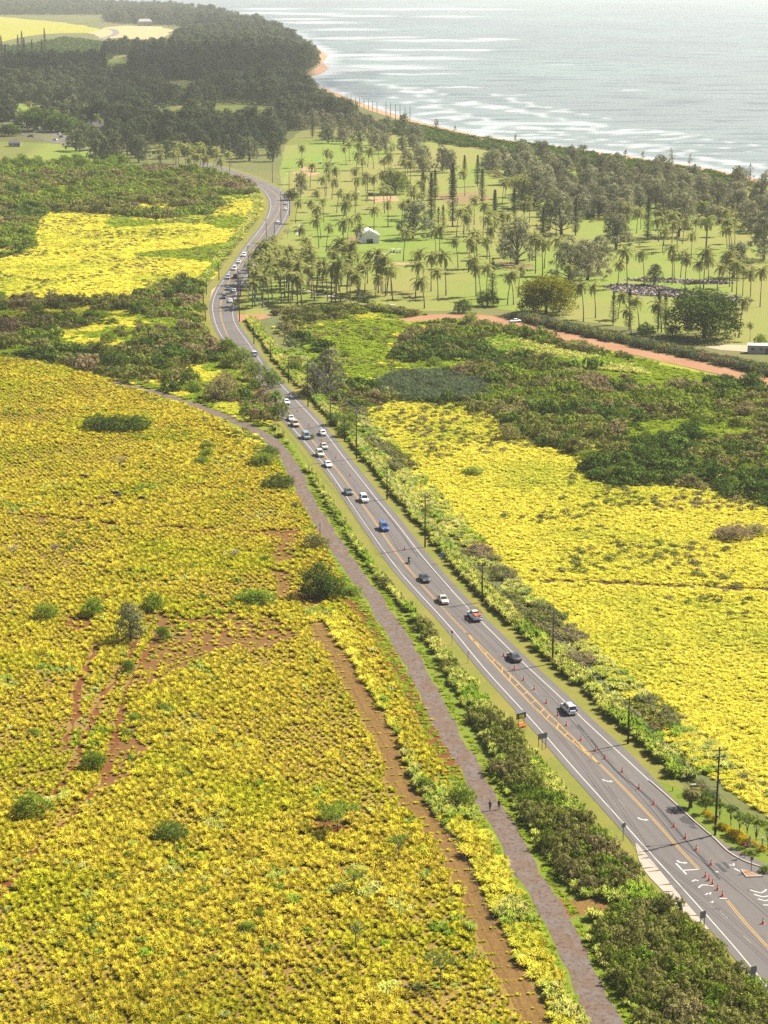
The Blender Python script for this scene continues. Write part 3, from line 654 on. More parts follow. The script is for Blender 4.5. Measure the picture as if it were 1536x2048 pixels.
lib('greyshrub', [shrub('shrub', 160 + i, m_grey, 60, 8, 0.12, 0.7, 0.35) for i in range(3)])
lib('broadfine', [shrub('shrub', 170 + i, m_broad, 75, 13, 0.085) for i in range(3)])

# --- trees (real metres, foot at 0)
def ironwood(seed, h=17.0, r=6.5, ncl=230, per=15, lean=0.0, sz=0.5, mat=None):
    rng = np.random.RandomState(seed); lobes = []; paths = [([(0, 0, -0.2), (lean * 0.2, 0, h * 0.3), (lean * .6, 0.3, h * 0.62)], [r * 0.075, r * 0.055, r * 0.03])]
    n = 17
    for i in range(n):
        a = i * 2.4 + rng.rand() * 0.9; zz = .16 + 0.72 * (i + rng.rand()) / n; z = h * zz; d = r * (0.8 - 0.62 * max(0, zz - .35) / .55) * (0.5 + .55 * rng.rand())
        q = r * (0.20 + 0.17 * rng.rand()); c = (d * math.cos(a) + lean * z / h, d * math.sin(a), z); lobes.append((c, (q, q, q * 1.15)))
        paths.append(([(lean * .3, 0, z * 0.45), (c[0] * .6, c[1] * .6, z * .8), c], [r * .03, r * .02, r * 0.008]))
    lobes.append(((lean, 0, h * 0.88), (r * .25, r * .25, h * .12)))
    V, F, var = crown(rng, lobes, ncl, per, r * 0.05, sz, 0.42, 0.32, 0.8, 1.2, droop=(0, 0, 0.6), cut=-0.7)
    return limb_mesh('ironwood_trunk', paths, bark), np_mesh('ironwood_crown', V, F, mat or m_iron, var)
IRON = [ironwood(200 + i, (17, 15, 19, 16, 18, 14)[i], (7, 6.5, 6.5, 7.5, 6, 6.5)[i], lean=(0, 1, -1, .6, 0, -.5)[i]) for i in range(6)]
WOOD = [ironwood(270 + i, (17, 14, 19, 15)[i], (7.5, 6.5, 7, 8.5)[i], 200, 14, 0, .62, m_forest) for i in range(4)]
WISP = [ironwood(250 + i, (14, 17, 12)[i], (4.0, 4.6, 4.2)[i], 60, 12, (1.5, 2.2, 1)[i], 0.5) for i in range(3)]
def palm(seed, h=13.0, nf=20, fl=3.9):
    rng = np.random.RandomState(seed); bx, by = rng.normal(size=2) * h * 0.085
    P = [(bx * (t ** 2), by * (t ** 2), h * t) for t in np.linspace(0, 1, 7)]
    tr = limb_mesh('palm_trunk', [([(0, 0, -.2)] + P, [0.34, .30, 0.22, 0.19, 0.17, 0.16, 0.15, 0.15])], palmbark, 6)
    top = np.array(P[-1]); V = []; F = []; var = []
    for i in range(nf):
        a = i * 2.399 + rng.rand() * .5; el = 1.25 - 2.0 * (i / nf) ** 0.9 + rng.normal() * .12; L = fl * (0.85 + .3 * rng.rand())
        d = np.array((math.cos(a), math.sin(a), 0)); s = np.array((-d[1], d[0], 0)); m = 7; pts = []; p = top.copy(); e = el
        for k in range(m + 1):
            pts.append(p.copy()); p = p + (d * math.cos(e) + np.array((0, 0, math.sin(e)))) * L / m; e -= (0.16 + 0.10 * (1 if el > 0 else .5)) * (0.7 + .6 * rng.rand())
        fv = rng.rand()
        for k in range(m):                                     # leaflets hang from the midrib on both sides, with gaps
            wd = 0.62 * (1 - abs((k + .3) / m - .35) ** 1.5 * 1.3) * fl / 3.9; q0, q1 = pts[k], pts[k + 1]
            ax = unit(q1 - q0)
            for sg in (-1, 1):
                tip = s * sg * wd * (0.8 + .3 * rng.rand()) + ax * 0.35 - np.array((0, 0, 0.38 * wd + .1 * rng.rand()))
                b = len(V); V += [q0 - ax * .06, q0 + (q1 - q0) * 0.72, q0 + (q1 - q0) * .72 + tip, q0 + tip * .92]; F.append((b, b+1, b+2, b+3)); var.append(np.clip(fv * .6 + rng.rand() * .4, 0, 1))
    return tr, np_mesh('palm_crown', V, np.array(F), m_palm, np.array(var))
PALM = [palm(300 + i, (13, 12, 14.5, 11, 13.5, 15, 12.5, 10)[i], 20 + i % 4, 4.2 + .35 * (i % 3)) for i in range(8)]
def norfolk(seed, h=22.0, r=3.2, open_=0.0):
    rng = np.random.RandomState(seed); V = []; F = []; var = []; n0 = 0
    C = []; N = []; D = []; vv = []
    nw = int(h * 1.15)
    for w in range(nw):
        t = (w + .5) / nw; z = h * (0.07 + 0.91 * t); L = r * (1 - t ** 1.6 * 0.86) * (0.8 + .35 * rng.rand()) * min(1, .72 + t * 2)
        nb = 7; a0 = rng.rand() * 6.28
        for b in range(nb):
            if rng.rand() < open_: continue
            a = a0 + b * 6.283 / nb; d = np.array((math.cos(a), math.sin(a), 0)); v = rng.rand()
            for k in range(5):
                u = (k + .6) / 5; c = d * L * u + np.array((0, 0, z + 0.25 * L * u * u + .1 * rng.normal()))
                for q in range(2):
                    C.append(c + rng.normal(size=3) * .16); N.append(np.array((0, 0, .6)) + rng.normal(size=3) * .6); D.append(d * 1.0 + np.array((0, 0, .35))); vv.append(np.clip(v * .6 + rng.rand() * .4, 0, 1))
    V, F = leaf_quads(rng, np.array(C), np.array(N), np.full(len(C), 0.46), 0.62, np.array(D))
    return limb_mesh('pine_trunk', [([(0, 0, -.2), (0, 0, h * .5), (0, 0, h)], [.36, .24, .05])], bark), np_mesh('pine_crown', V, F, m_pine, np.array(vv))
NORF = [norfolk(400 + i, 24, (2.7, 2.9, 3.3)[i], (.0, .1, .22)[i]) for i in range(3)]
def round_tree(seed, mat, h=10.0, r=6.0, nl=9, ncl=260, per=12, sz=0.34, low=0.25, spread=.5, name='tree'):
    rng = np.random.RandomState(seed); lobes = []; paths = [([(0, 0, -.2), (0.1, 0, h * .25), (0.2, .1, h * .45)], [r * .06, r * .05, r * .04])]
    for i in range(nl):
        a = i * 2.399 + rng.rand() * .5; d = r * 0.62 * math.sqrt((i + .4) / nl); q = r * (.36 + .14 * rng.rand()); z = h * (low + (1 - low) * (.72 - .5 * (d / r) ** 1.6) + .06 * rng.normal())
        c = (d * math.cos(a), d * math.sin(a), min(z, h - q * .55)); lobes.append((c, (q, q, q * .8)))
        paths.append(([(0.1, 0, h * .22), (c[0] * .5, c[1] * .5, c[2] * .7), c], [r * .035, r * .022, r * .008]))
    if low < .3:                                                # skirts of foliage down to the ground
        for i in range(7):
            a = i * .9 + rng.rand() * .4; q = r * (.32 + .1 * rng.rand()); lobes.append(((r * .6 * math.cos(a), r * .6 * math.sin(a), h * (.2 + .16 * rng.rand())), (q, q, q * .95)))
    V, F, var = crown(rng, lobes, int(ncl * (1.5 if low < .3 else 1)), per, r * .065, sz, .45, .75, .75)
    V[:, 2] = np.maximum(V[:, 2], 0.02)
    return limb_mesh(name + '_trunk', paths, bark), np_mesh(name + '_crown', V, F, mat, var)
def umbrella_tree(seed, h=4.6, r=4.2, ncl=90, per=14, mat=None, flatten=.3, sz=.16):
    rng = np.random.RandomState(seed); lobes = []; paths = [([(0, 0, -.1), (.08, 0, h * .35), (.05, .1, h * .55)], [.13, .11, .09])]
    for i in range(10):
        a = i * 2.399 + rng.rand(); d = r * .8 * math.sqrt((i + .3) / 10); c = (d * math.cos(a), d * math.sin(a), h * (.86 - .22 * (d / r) ** 2 + .07 * rng.normal()))
        q = r * (.2 + .12 * rng.rand()); lobes.append((c, (q, q, q * flatten * 1.6)))
        paths.append(([(.05, 0, h * .45), (c[0] * .5, c[1] * .5, h * .68), c], [.07, .045, .012]))
        for k in range(3):
            paths.append(([(c[0] * .5, c[1] * .5, h * .68), (c[0] + rng.normal() * .5, c[1] + rng.normal() * .5, c[2] + .25)], [.03, .008]))
    V, F, var = crown(rng, lobes, ncl, per, .22, sz, .8, .7, .3)
    return limb_mesh('umbrella_trunk', paths, palebark, 4), np_mesh('umbrella_crown', V, F, mat or m_broad, var)

# ------------------------------------------------------------------ scattering of uncountable plants (instances on points)
def scatter_group(key):
    g = bpy.data.node_groups.new('scatter_' + key, 'GeometryNodeTree')
    g.interface.new_socket('Geometry', in_out='INPUT', socket_type='NodeSocketGeometry'); g.interface.new_socket('Geometry', in_out='OUTPUT', socket_type='NodeSocketGeometry')
    N = g.nodes.new; i = N('NodeGroupInput'); o = N('NodeGroupOutput'); ip = N('GeometryNodeInstanceOnPoints'); ci = N('GeometryNodeCollectionInfo')
    ci.inputs[0].default_value = LIB[key][0]; ci.inputs['Separate Children'].default_value = True; ci.inputs['Reset Children'].default_value = True
    ip.inputs['Pick Instance'].default_value = True
    def attr(n, t):
        a = N('GeometryNodeInputNamedAttribute'); a.data_type = t; a.inputs[0].default_value = n; return a.outputs[0]
    g.links.new(i.outputs[0], ip.inputs['Points']); g.links.new(ci.outputs[0], ip.inputs['Instance'])
    g.links.new(attr('idx', 'INT'), ip.inputs['Instance Index']); g.links.new(attr('rot', 'FLOAT_VECTOR'), ip.inputs['Rotation']); g.links.new(attr('scl', 'FLOAT_VECTOR'), ip.inputs['Scale'])
    g.links.new(ip.outputs[0], o.inputs[0]); return g
GROUPS = {}
def place(name, key, P, S, SZ, label=None, tilt=0.12, seed=0):
    """one stuff object: plants of kind key at points P, widths S, heights SZ"""
    if not len(P): return
    rng = np.random.RandomState(seed + len(P)); n = len(P)
    me = bpy.data.meshes.new(name); me.vertices.add(n); me.vertices.foreach_set('co', np.asarray(P, np.float32).ravel())
    a = me.attributes.new('idx', 'INT', 'POINT'); a.data.foreach_set('value', rng.randint(0, LIB[key][1], n).astype(np.int32))
    rot = np.stack([rng.normal(size=n) * tilt, rng.normal(size=n) * tilt, rng.rand(n) * 6.283], 1)
    a = me.attributes.new('rot', 'FLOAT_VECTOR', 'POINT'); a.data.foreach_set('vector', rot.astype(np.float32).ravel())
    a = me.attributes.new('scl', 'FLOAT_VECTOR', 'POINT'); a.data.foreach_set('vector', np.stack([S, S, SZ], 1).astype(np.float32).ravel())
    o = link(name, me); m = o.modifiers.new('scatter', 'NODES')
    if key not in GROUPS: GROUPS[key] = scatter_group(key)
    m.node_group = GROUPS[key]; o['kind'] = 'stuff'
    if label: o['label'] = label
    return o
def grid(poly, sx, sy, ang=0.0, jit=0.35, seed=0):
    """jittered lattice of points inside poly"""
    rng = np.random.RandomState(seed); poly = np.asarray(poly)[:, :2]; c, s = math.cos(ang), math.sin(ang)
    q = poly @ np.array([[c, -s], [s, c]]); lo = q.min(0); hi = q.max(0)
    X, Y = np.meshgrid(np.arange(lo[0], hi[0], sx), np.arange(lo[1], hi[1], sy)); X = X.ravel(); Y = Y.ravel()
    X = X + rng.normal(size=len(X)) * jit * sx * .6; Y = Y + rng.normal(size=len(Y)) * jit * sy * .8
    x = X * c - Y * s; y = X * s + Y * c
    k = pip(x, y, poly); return x[k], y[k], rng
CLEAR = []                                                          # (polyline, half width) kept free of plants
for L, w in ((OLD, 2.3), (TRACK, 2.2), (RED, 1.0), (REDROAD + np.array([-1.5, -2.5, 0]), 7.6)): CLEAR.append((L[::2], w))
def clear(x, y, lines=CLEAR):
    k = np.ones(len(x), bool)
    for L, w in lines: k &= dist_line(x, y, L) > w * (0.8 + .4 * vnoise(x, y, 4))
    return k
mid_road = relax(smooth((LW[::8][:min(len(LW[::8]), len(RW[::8]))] ), 20), 1)
def off_road(x, y, m=0.0):
    return ~pip(x, y, np.vstack([offset(LE, m)[::3], offset(RE, -m)[::3][::-1]]))
# ------------------------------------------------------------------ the yellow fields
def bare_mask(x, y):
    k = np.ones(len(x)); 
    for P in BARE: k[pip(x, y, P)] *= 0.45
    for g, w in ((GULLY[0], 1.1), (GULLY[1], .75), (GULLY[2], 1.0), (LEDGE_L, 1.2)): k[dist_line(x, y, g) < w * (.6 + .8 * vnoise(x, y, 3))] *= 0.10
    return k
x, y, rng = grid(FIELD_L, 0.80, 1.16, math.atan2(-2.3, 1), 0.2, 1)
keep = clear(x, y) & (rng.rand(len(x)) < bare_mask(x, y) * (0.80 + .25 * fnoise(x, y, 30)))
x, y = x[keep], y[keep]
sparse = np.clip((fnoise(x, y, 22) - .34) / .25, 0, 1)
S = (0.55 + .85 * rng.rand(len(x)) ** 1.5) * (0.62 + .42 * sparse + .35 * vnoise(x, y, 7)); SZ = S * (0.8 + .4 * rng.rand(len(x)))
S[rng.rand(len(x)) < .06] *= 1.5
for P in BARE: kb_ = pip(x, y, P); S[kb_] *= .75; SZ[kb_] *= .65
wk = (rng.rand(len(x)) < .02) | ((fnoise(x + 50, y, 9) > .73) & (rng.rand(len(x)) < .5)); place('field_weeds', 'cane', np.stack([x, y, np.full(len(x), .03)], 1)[wk], S[wk] * 1.1, SZ[wk] * .8, 'greener weeds scattered through the tussock field')
x, y, S, SZ = x[~wk], y[~wk], S[~wk], SZ[~wk]
place('yellow_tussock_grass', 'tuft', np.stack([x, y, np.full(len(x), .03)], 1), S * 1.22, SZ * 1.0, 'dry yellow tussock grass growing in planted rows on the slope')
# bigger, greener grass between the dirt track and the old road
bank = np.vstack([offset(TRACK, -2.0), offset(OLD, 3.2)[len(OLD) // 3:][::-1]])
x, y, rng = grid(bank, 1.15, 1.15, 0.4, 0.4, 2)
keep = clear(x, y, [(TRACK[::2], 2.2), (RED + np.array([-.9, -1.4, 0]), 3.9), (OLD[::2], 3.3)]) & (dist_line(x, y, TRACK) < 9.5); x, y = x[keep], y[keep]
g = fnoise(x, y, 14) > .56
for nm, ky, kk in (('bank_grass', 'meadow', ~g), ('bank_grass', 'cane', g)):
    n = kk.sum(); s = 1.0 + .8 * rng.rand(n); place(nm, ky, np.stack([x[kk], y[kk], np.full(n, .03)], 1), s, s * (.7 + .5 * rng.rand(n)), 'bushy yellow green grass on the bank beside the dirt track')
x, y, rng = grid(FIELD_R, .92, .85, 0.25, 0.45, 3)
keep = off_road(x, y, 4.5) & (rng.rand(len(x)) < .92) & (dist_line(x, y, LEDGE_R) > 1.5); x, y = x[keep], y[keep]
n = len(x); s = (.62 + .6 * rng.rand(n) ** 2) * (.8 + .5 * fnoise(x, y, 11))
place('yellow_field_grass', 'meadow', np.stack([x, y, np.full(n, .03)], 1), s * 1.15, s * (.65 + .4 * rng.rand(n)), 'bright yellow waving grass filling the field beyond the hedge')
for poly, sd in ((MEADOW_MID, 4), (MEADOW_ISLE, 5)):
    x, y, rng = grid(poly, 1.9, 1.9, .3, .45, sd); n = len(x); s = (1.5 + .9 * rng.rand(n)) * (.7 + .5 * fnoise(x, y, 25)); gk = fnoise(x, y, 60) > (.62 if sd == 4 else .3)
    place('meadow_grass', 'meadow', np.stack([x, y, np.full(n, .04)], 1)[~gk], s[~gk] * 1.2, s[~gk] * .55, 'yellow green meadow grass between patches of scrub')
    place('meadow_grass', 'green', np.stack([x, y, np.full(n, .04)], 1)[gk], s[gk] * 1.2, s[gk] * .55, 'fresh green grass in a hollow between patches of scrub')
rng = np.random.RandomState(77); Q = []
for L, w, m in ((TRACK, 1.9, 9), (RED, 1.6, 8), (GULLY[0], 1.2, 6), (GULLY[1], 1.1, 6)):
    k = rng.randint(0, len(L), len(L) * m); p = offset(L, 0)[k]; nn = normals2(L)[k]; u = np.clip(rng.normal(size=len(k)) * .8, -1, 1); u = np.sign(u) * np.abs(u) ** .5 * w * 1.05; p[:, :2] += nn * u[:, None]; Q.append(p)
Q = np.vstack(Q); Q[:, 2] = .07; n = len(Q); s = .25 + .35 * rng.rand(n) ** 2; place('dry_stubble', 'tuft', Q, s * 1.2, s * .7, 'thin dry stubble on tracks and bare banks')
# dark withered grass along the field ledges
for L, nm in ((LEDGE_R, 'withered_grass'), (LEDGE_L, 'withered_grass')):
    rng = np.random.RandomState(7); n = len(L) * 2; k = rng.randint(0, len(L), n); P = L[k].copy(); P[:, 0] += rng.normal(size=n); P[:, 1] += rng.normal(size=n) * .5 + .4; P[:, 2] = .04
    s = .5 + .5 * rng.rand(n); place(nm, 'tuft', P, s, s * 1.2)

# ------------------------------------------------------------------ tall grass hedges and thickets along the roads
def band(L, d0, d1, sx, seed, amp=1.0):
    """points between offsets d0 and d1 of the line L"""
    rng = np.random.RandomState(seed); a = offset(L, d0); b = offset(L, d1); ln = np.linalg.norm(np.diff(L[:, :2], axis=0), axis=1).sum()
    n = int(ln * abs(d1 - d0) / sx ** 2); k = rng.randint(0, len(L) - 1, n); u = rng.rand(n)[:, None]; t = rng.rand(n)[:, None]
    P = (a[k] * (1 - t) + a[k + 1] * t) * (1 - u) + (b[k] * (1 - t) + b[k + 1] * t) * u
    return P, u[:, 0], rng
RH = RE[RE[:, 1] < G(0, 640)[1]]
P, u, rng = band(RH, -3.4, -6.6, .95, 21)
P = P[P[:, 1] > G(0, 1560)[1]] if True else P
n = len(P); P[:, 2] = .04; s = 1.3 + .8 * rng.rand(n); place('tall_roadside_grass', 'cane', P, s, s * (.9 + .45 * rng.rand(n)), 'tall yellow green grass hedge along the far side of the highway')
RHs = RE[(RE[:, 1] < G(0, 700)[1]) & (RE[:, 1] > G(0, 1570)[1])]
P, u, rng = band(RHs, -6.0, -15.0, 1.9, 22)
w = fnoise(P[:, 0], P[:, 1], 18) - .04 * (u - .3); kk = w > .54; n = kk.sum()
P[:, 2] = .03; s = 1.1 + .8 * rng.rand(n); place('roadside_scrub', 'koa_fine', P[kk], s * 1.1, s * .9, 'brown green scrub behind the roadside grass')
k2 = ~kk; n = k2.sum(); s = 1.1 + .7 * rng.rand(n); place('roadside_grass', 'cane', P[k2], s * 1.2, s * .8, 'rank green grass behind the roadside hedge')
# between the old road and the highway
wid = lambda A, B: np.abs(dist_line(A[:, 0], A[:, 1], B))
LH = LE[(LE[:, 1] > G(0, 2300)[1]) & (LE[:, 1] < G(0, 850)[1])]
gap = wid(LH, OLD)                                                   # clear distance from the road edge to the old road
rng = np.random.RandomState(23); Ps = []; us = []
for i in range(len(LH) - 1):
    a = LH[i]; nrm = normals2(LH[max(0, i - 1):i + 2])[min(i, 1)]; d1 = max(gap[i] - 5.2, 4.6); d0 = 3.8
    if d1 <= d0: continue
    seg = np.linalg.norm(LH[i + 1] - a); m = rng.poisson(seg * (d1 - d0) / .9)
    for _ in range(m):
        uu = rng.rand(); p = a + (LH[i + 1] - a) * rng.rand(); p = p + np.append(nrm * (d0 + (d1 - d0) * uu), 0); Ps.append(p); us.append(uu * (d1 - d0))
Ps = np.array(Ps); us = np.array(us); Ps[:, 2] = .04
THICK = [GL(p) for p in ([(985,1540),(1010,1528),(1050,1545),(1080,1585),(1130,1625),(1175,1655),(1220,1690),(1255,1735),(1250,1780),(1215,1795),(1165,1785),(1130,1755),(1090,1700),(1060,1650),(1020,1590)],
                         [(1195,1850),(1240,1820),(1300,1815),(1350,1830),(1400,1870),(1450,1915),(1500,1970),(1545,2030),(1620,2120),(1500,2200),(1330,2180),(1280,2050),(1235,1970),(1195,1900)],
                         [(975,1440),(1000,1445),(1040,1485),(1062,1530),(1022,1530),(990,1490)])]
inth = np.zeros(len(Ps), bool)
for T in THICK: inth |= pip(Ps[:, 0], Ps[:, 1], T)
BRANCH = GL([(1085,1785),(1130,1795),(1200,1800),(1280,1812),(1300,1845),(1240,1850),(1180,1835),(1130,1870)])
ok = ~pip(Ps[:, 0], Ps[:, 1], BRANCH) & clear(Ps[:, 0], Ps[:, 1], [(OLD[::2], 3.6)]) & ~inth
Ps = Ps[ok]; rng = np.random.RandomState(24); n = len(Ps); kk = fnoise(Ps[:, 0], Ps[:, 1], 9) > .70
s = 1.1 + .8 * rng.rand(n)
place('tall_hedge_grass', 'cane', Ps[~kk], s[~kk], (s * (.85 + .5 * rng.rand(n)))[~kk], 'tall grass hedge between the old road and the highway')
place('hedge_scrub', 'koa_fine', Ps[kk], s[kk], s[kk] * 1.25, 'low brown scrub growing through the hedge grass')
for i, T in enumerate(THICK):
    x, y, rng = grid(T, 1.5, 1.5, .3, .45, 30 + i); n = len(x); s = 1.05 + 1.0 * rng.rand(n) ** 1.5; z = s * (1.2 + .5 * rng.rand(n)) * (.75 + .5 * fnoise(x, y, 6))
    g = fnoise(x, y, 5) > .66
    lb = ('dense brown green thicket beside the highway and the turn arrows', 'big green brown thicket at the bottom corner beside the highway', 'narrow dark thicket below the road sign trailer')[i]
    place('thicket', 'koa_fine', np.stack([x, y, np.full(n, .03)], 1)[~g], s[~g], z[~g], lb); place('thicket', 'broadfine', np.stack([x, y, np.full(n, .03)], 1)[g], s[g], z[g] * .9, lb)
    e = smooth(np.vstack([T, T[:1]]), 1.0); rng = np.random.RandomState(40 + i); m = len(e); s = .9 + .6 * rng.rand(m); e[:, :2] += rng.normal(size=(m, 2)) * .5; e[:, 2] = .03
    kk = off_road(e[:, 0], e[:, 1], 2.5) & clear(e[:, 0], e[:, 1], [(OLD[::2], 2.8)])
    place('thicket_edge_grass', 'cane', e[kk], s[kk], s[kk], 'green grass fringing the thicket')
# short green fringe either side of the old road and along the verges
P, u, rng = band(OLD, -2.3, -5.0, .8, 26); P2, u2, _ = band(OLD, 2.3, 3.4, .8, 27); P = np.vstack([P, P2]); P = P[P[:, 1] < G(0, 860)[1]]; n = len(P); P[:, 2] = .04
s = .35 + .35 * rng.rand(n); place('fringe_grass', 'green', P, s * 1.3, s * .7, 'short bright green grass beside the old road')

# ------------------------------------------------------------------ scrub
def scrub(name, poly, sp, seed, size=(1.5, 1.3), dens=.92, excl=None, wl=35, lime=.70, dark=.30, label=None, h=1.0):
    x, y, rng = grid(poly, sp, sp, .4, .45, seed); k = (rng.rand(len(x)) < dens) & off_road(x, y, 5) & clear(x, y)
    if excl is not None:
        for E in excl: k &= ~pip(x, y, E)
    open_ = fnoise(x + 900, y, 48); k &= open_ < .62 + .03 * rng.normal(size=len(x))
    gk = (open_ >= .585) & off_road(x, y, 5) & clear(x, y)
    for E in (excl or []): gk &= ~pip(x, y, E)
    gx = np.repeat(x[gk], 4) + rng.normal(size=gk.sum() * 4) * sp * .5; gy = np.repeat(y[gk], 4) + rng.normal(size=gk.sum() * 4) * sp * .5; gs = .9 + .8 * rng.rand(len(gx)); gq = fnoise(gx, gy, 20) > (.5 if poly is not SCRUB_R else .7)
    place('clearing_grass', 'meadow', np.stack([gx, gy, np.full(len(gx), .03)], 1)[gq], gs[gq] * 1.2, gs[gq] * .6, 'yellow grass in a clearing of the scrub'); place('clearing_grass', 'green', np.stack([gx, gy, np.full(len(gx), .03)], 1)[~gq], gs[~gq] * 1.3, gs[~gq] * .7, 'green grass in a clearing of the scrub')
    x, y = x[k], y[k]; n = len(x); w = fnoise(x, y, wl); s = size[0] * .85 + size[1] * 2.2 * rng.rand(n) ** 3; z = s * (.7 + .7 * rng.rand(n)) * h
    w = w + .07 * (rng.rand(n) - .5)
    for ky, kk in (('koa', (w < lime) & (w > dark)), ('limeshrub', w >= lime), ('darkshrub', w <= dark)):
        place(name, ky, np.stack([x, y, np.full(n, .02)], 1)[kk], s[kk], z[kk], label, .1, seed)
SILVER = GL([(750,770),(800,752),(880,750),(950,765),(985,790),(960,806),(880,806),(800,804),(755,795)])
LIME_BAND = GL([(945,690),(1010,672),(1080,690),(1180,712),(1280,735),(1300,752),(1180,740),(1080,722),(990,712)])  # band of light yellow-green growth just below the red road
scrub('scrub', SCRUB_R, 2.3, 50, wl=20, excl=[MEADOW_ISLE, SILVER, LIME_BAND], label='tangled brown and green scrub below the red dirt road', lime=.66, dark=.43)
scrub('scrub', SCRUB_L, 2.1, 51, label='brown and green scrub above the terraced field', lime=.64, dark=.42, wl=24)
scrub('scrub', SCRUB_T, 2.6, 52, (2.0, 1.6), label='mixed green and brown scrub below the forest', lime=.52, dark=.30, wl=45)
x, y, rng = grid(SILVER, 1.8, 1.8, .2, .4, 53); n = len(x); s = 1.7 + rng.rand(n); place('silver_scrub', 'greyshrub', np.stack([x, y, np.full(n, .03)], 1), s, s * 1.2, 'dark silvery green thicket at the top of the yellow field')
x, y, rng = grid(LIME_BAND, 1.5, 1.5, .2, .4, 54); n = len(x); s = 1.4 + rng.rand(n); place('rank_grass', 'cane', np.stack([x, y, np.full(n, .03)], 1), s, s * .7, 'rank lime grass between scrub and red road')
# sparse shrubs dotted over the middle meadow and the small meadow
for poly, sp, sd, th in ((MEADOW_MID, 3.2, 55, .53), (MEADOW_ISLE, 3.4, 56, .56), (FIELD_R, 3.0, 57, .63), (FIELD_L, 4.0, 58, .69)):
    x, y, rng = grid(poly, sp, sp, .4, .5, sd); k = (fnoise(x, y, 26) + .14 * (rng.rand(len(x)) - .5) > th) & off_road(x, y, 6) & clear(x, y); x, y = x[k], y[k]; n = len(x); s = .8 + .8 * rng.rand(n)
    place('low_scrub', 'koa' if sd < 58 else 'limeshrub', np.stack([x, y, np.full(n, .03)], 1), s, s * .8, 'low scrub dotted through the grass')
# ragged margins: stray shrubs and grass where field and scrub meet
for poly, sd in ((FIELD_R[:16], 64), (FIELD_L[1:8], 65), (np.vstack([MEADOW_MID, MEADOW_MID[:1]]), 66), (np.vstack([MEADOW_ISLE, MEADOW_ISLE[:1]]), 67)):
    L = smooth(poly, 2.0); rng = np.random.RandomState(sd); k = rng.randint(0, len(L), len(L) * 3); P = L[k] + np.append(1, 1)[0] * np.stack([rng.normal(size=len(k)) * 3.2, rng.normal(size=len(k)) * 4.5, np.zeros(len(k))], 1); P[:, 2] = .03
    ok = off_road(P[:, 0], P[:, 1], 4) & clear(P[:, 0], P[:, 1]); P = P[ok]; n = len(P); s = .7 + 1.0 * rng.rand(n); q = rng.rand(n)
    place('margin_scrub', 'koa', P[q < .45], s[q < .45], s[q < .45] * .8, 'stray shrubs at the ragged field margin'); place('margin_grass', 'meadow', P[q >= .45], s[q >= .45] * 1.3, s[q >= .45] * .8, 'stray grass at the ragged field margin')
# hedge above the red road, and low dark hedge below the palm grove
P, u, rng = band(REDROAD[REDROAD[:, 0] > G(985, 638)[0]], 6.0, 12.5, 1.35, 60); n = len(P); P[:, 2] = .03; s = 1.5 + .9 * rng.rand(n); kk = rng.rand(n) < .6
place('red_road_hedge', 'greyshrub', P[kk], s[kk], s[kk] * 1.35, 'grey green hedge along the red dirt road'); place('red_road_hedge', 'koa', P[~kk], s[~kk], s[~kk] * 1.35, 'grey green hedge along the red dirt road')
HEDGE_G = smooth(GL([(545,630),(600,624),(660,620),(720,619),(780,624),(835,632)]), 3); P, u, rng = band(HEDGE_G, -5, 2, 1.8, 61); n = len(P); P[:, 2] = .03; s = 1.6 + .9 * rng.rand(n)
place('grove_hedge', 'koa', P, s, s * 1.2, 'dark brown hedge below the palm grove')
DITCH = smooth(GL([(600,575),(650,585),(720,600),(780,615),(840,628)]), 3); P, u, rng = band(DITCH, -2, 2, 1.2, 62); n = len(P); P[:, 2] = .05; s = .8 + .6 * rng.rand(n); place('ditch_grass', 'cane', P, s, s * .7, 'rank grass along the ditch through the palm grove')
P, u, rng = band(LE[(LE[:, 1] > G(0, 690)[1]) & (LE[:, 1] < G(0, 375)[1])], 5.0, 9.0, 1.5, 63); n = len(P); P[:, 2] = .03; s = 1.4 + .8 * rng.rand(n); place('tall_roadside_grass', 'cane', P, s, s * .95, 'pale yellow grass hedge along the near side of the highway bend')
# ------------------------------------------------------------------ rubble in the drained ponds
def stone(seed):
    rng = np.random.RandomState(seed); mb = MB(); mb.sphere((0, 0, .1), (.5, .42, .34), 6, 4); V = np.array(mb.v) * (1 + .25 * rng.normal(size=(len(mb.v), 1)).clip(-1, 1)); mb.v = [tuple(v) for v in V]; return mb.mesh('stone', rock_m)
t_ = NT('pond_stone'); oi = t_.n('ObjectInfo'); rock_m = t_.surf(t_.ramp(oi.outputs['Random'], [(0, (.05, .042, .036)), (.4, (.11, .085, .072)), (.75, (.17, .125, .10)), (1, (.38, .35, .32))]), .9, .2)
lib('stone', [stone(i) for i in range(4)])
PONDS = [GL([(1208,574),(1240,569),(1300,571),(1360,580),(1420,588),(1470,592),(1505,601),(1500,607),(1440,604),(1380,598),(1330,594),(1280,592),(1230,584)]), GL([(1240,560),(1290,557),(1370,560),(1430,563),(1470,567),(1440,569),(1370,567),(1290,564)])]
for T in PONDS:
    sheet('pond_bed', T, .05, flat('pond_bed', (.16, .12, .10), .9, .2, var=.3, s=.5), 1, 12, 4)
    x, y, rng = grid(T, 1.3, 1.3, .2, .5, 70); n = len(x); s = .8 + 1.1 * rng.rand(n); place('pond_rubble', 'stone', np.stack([x, y, np.full(n, .1)], 1), s, s, 'grey and brown rubble lining the drained pond', .3)
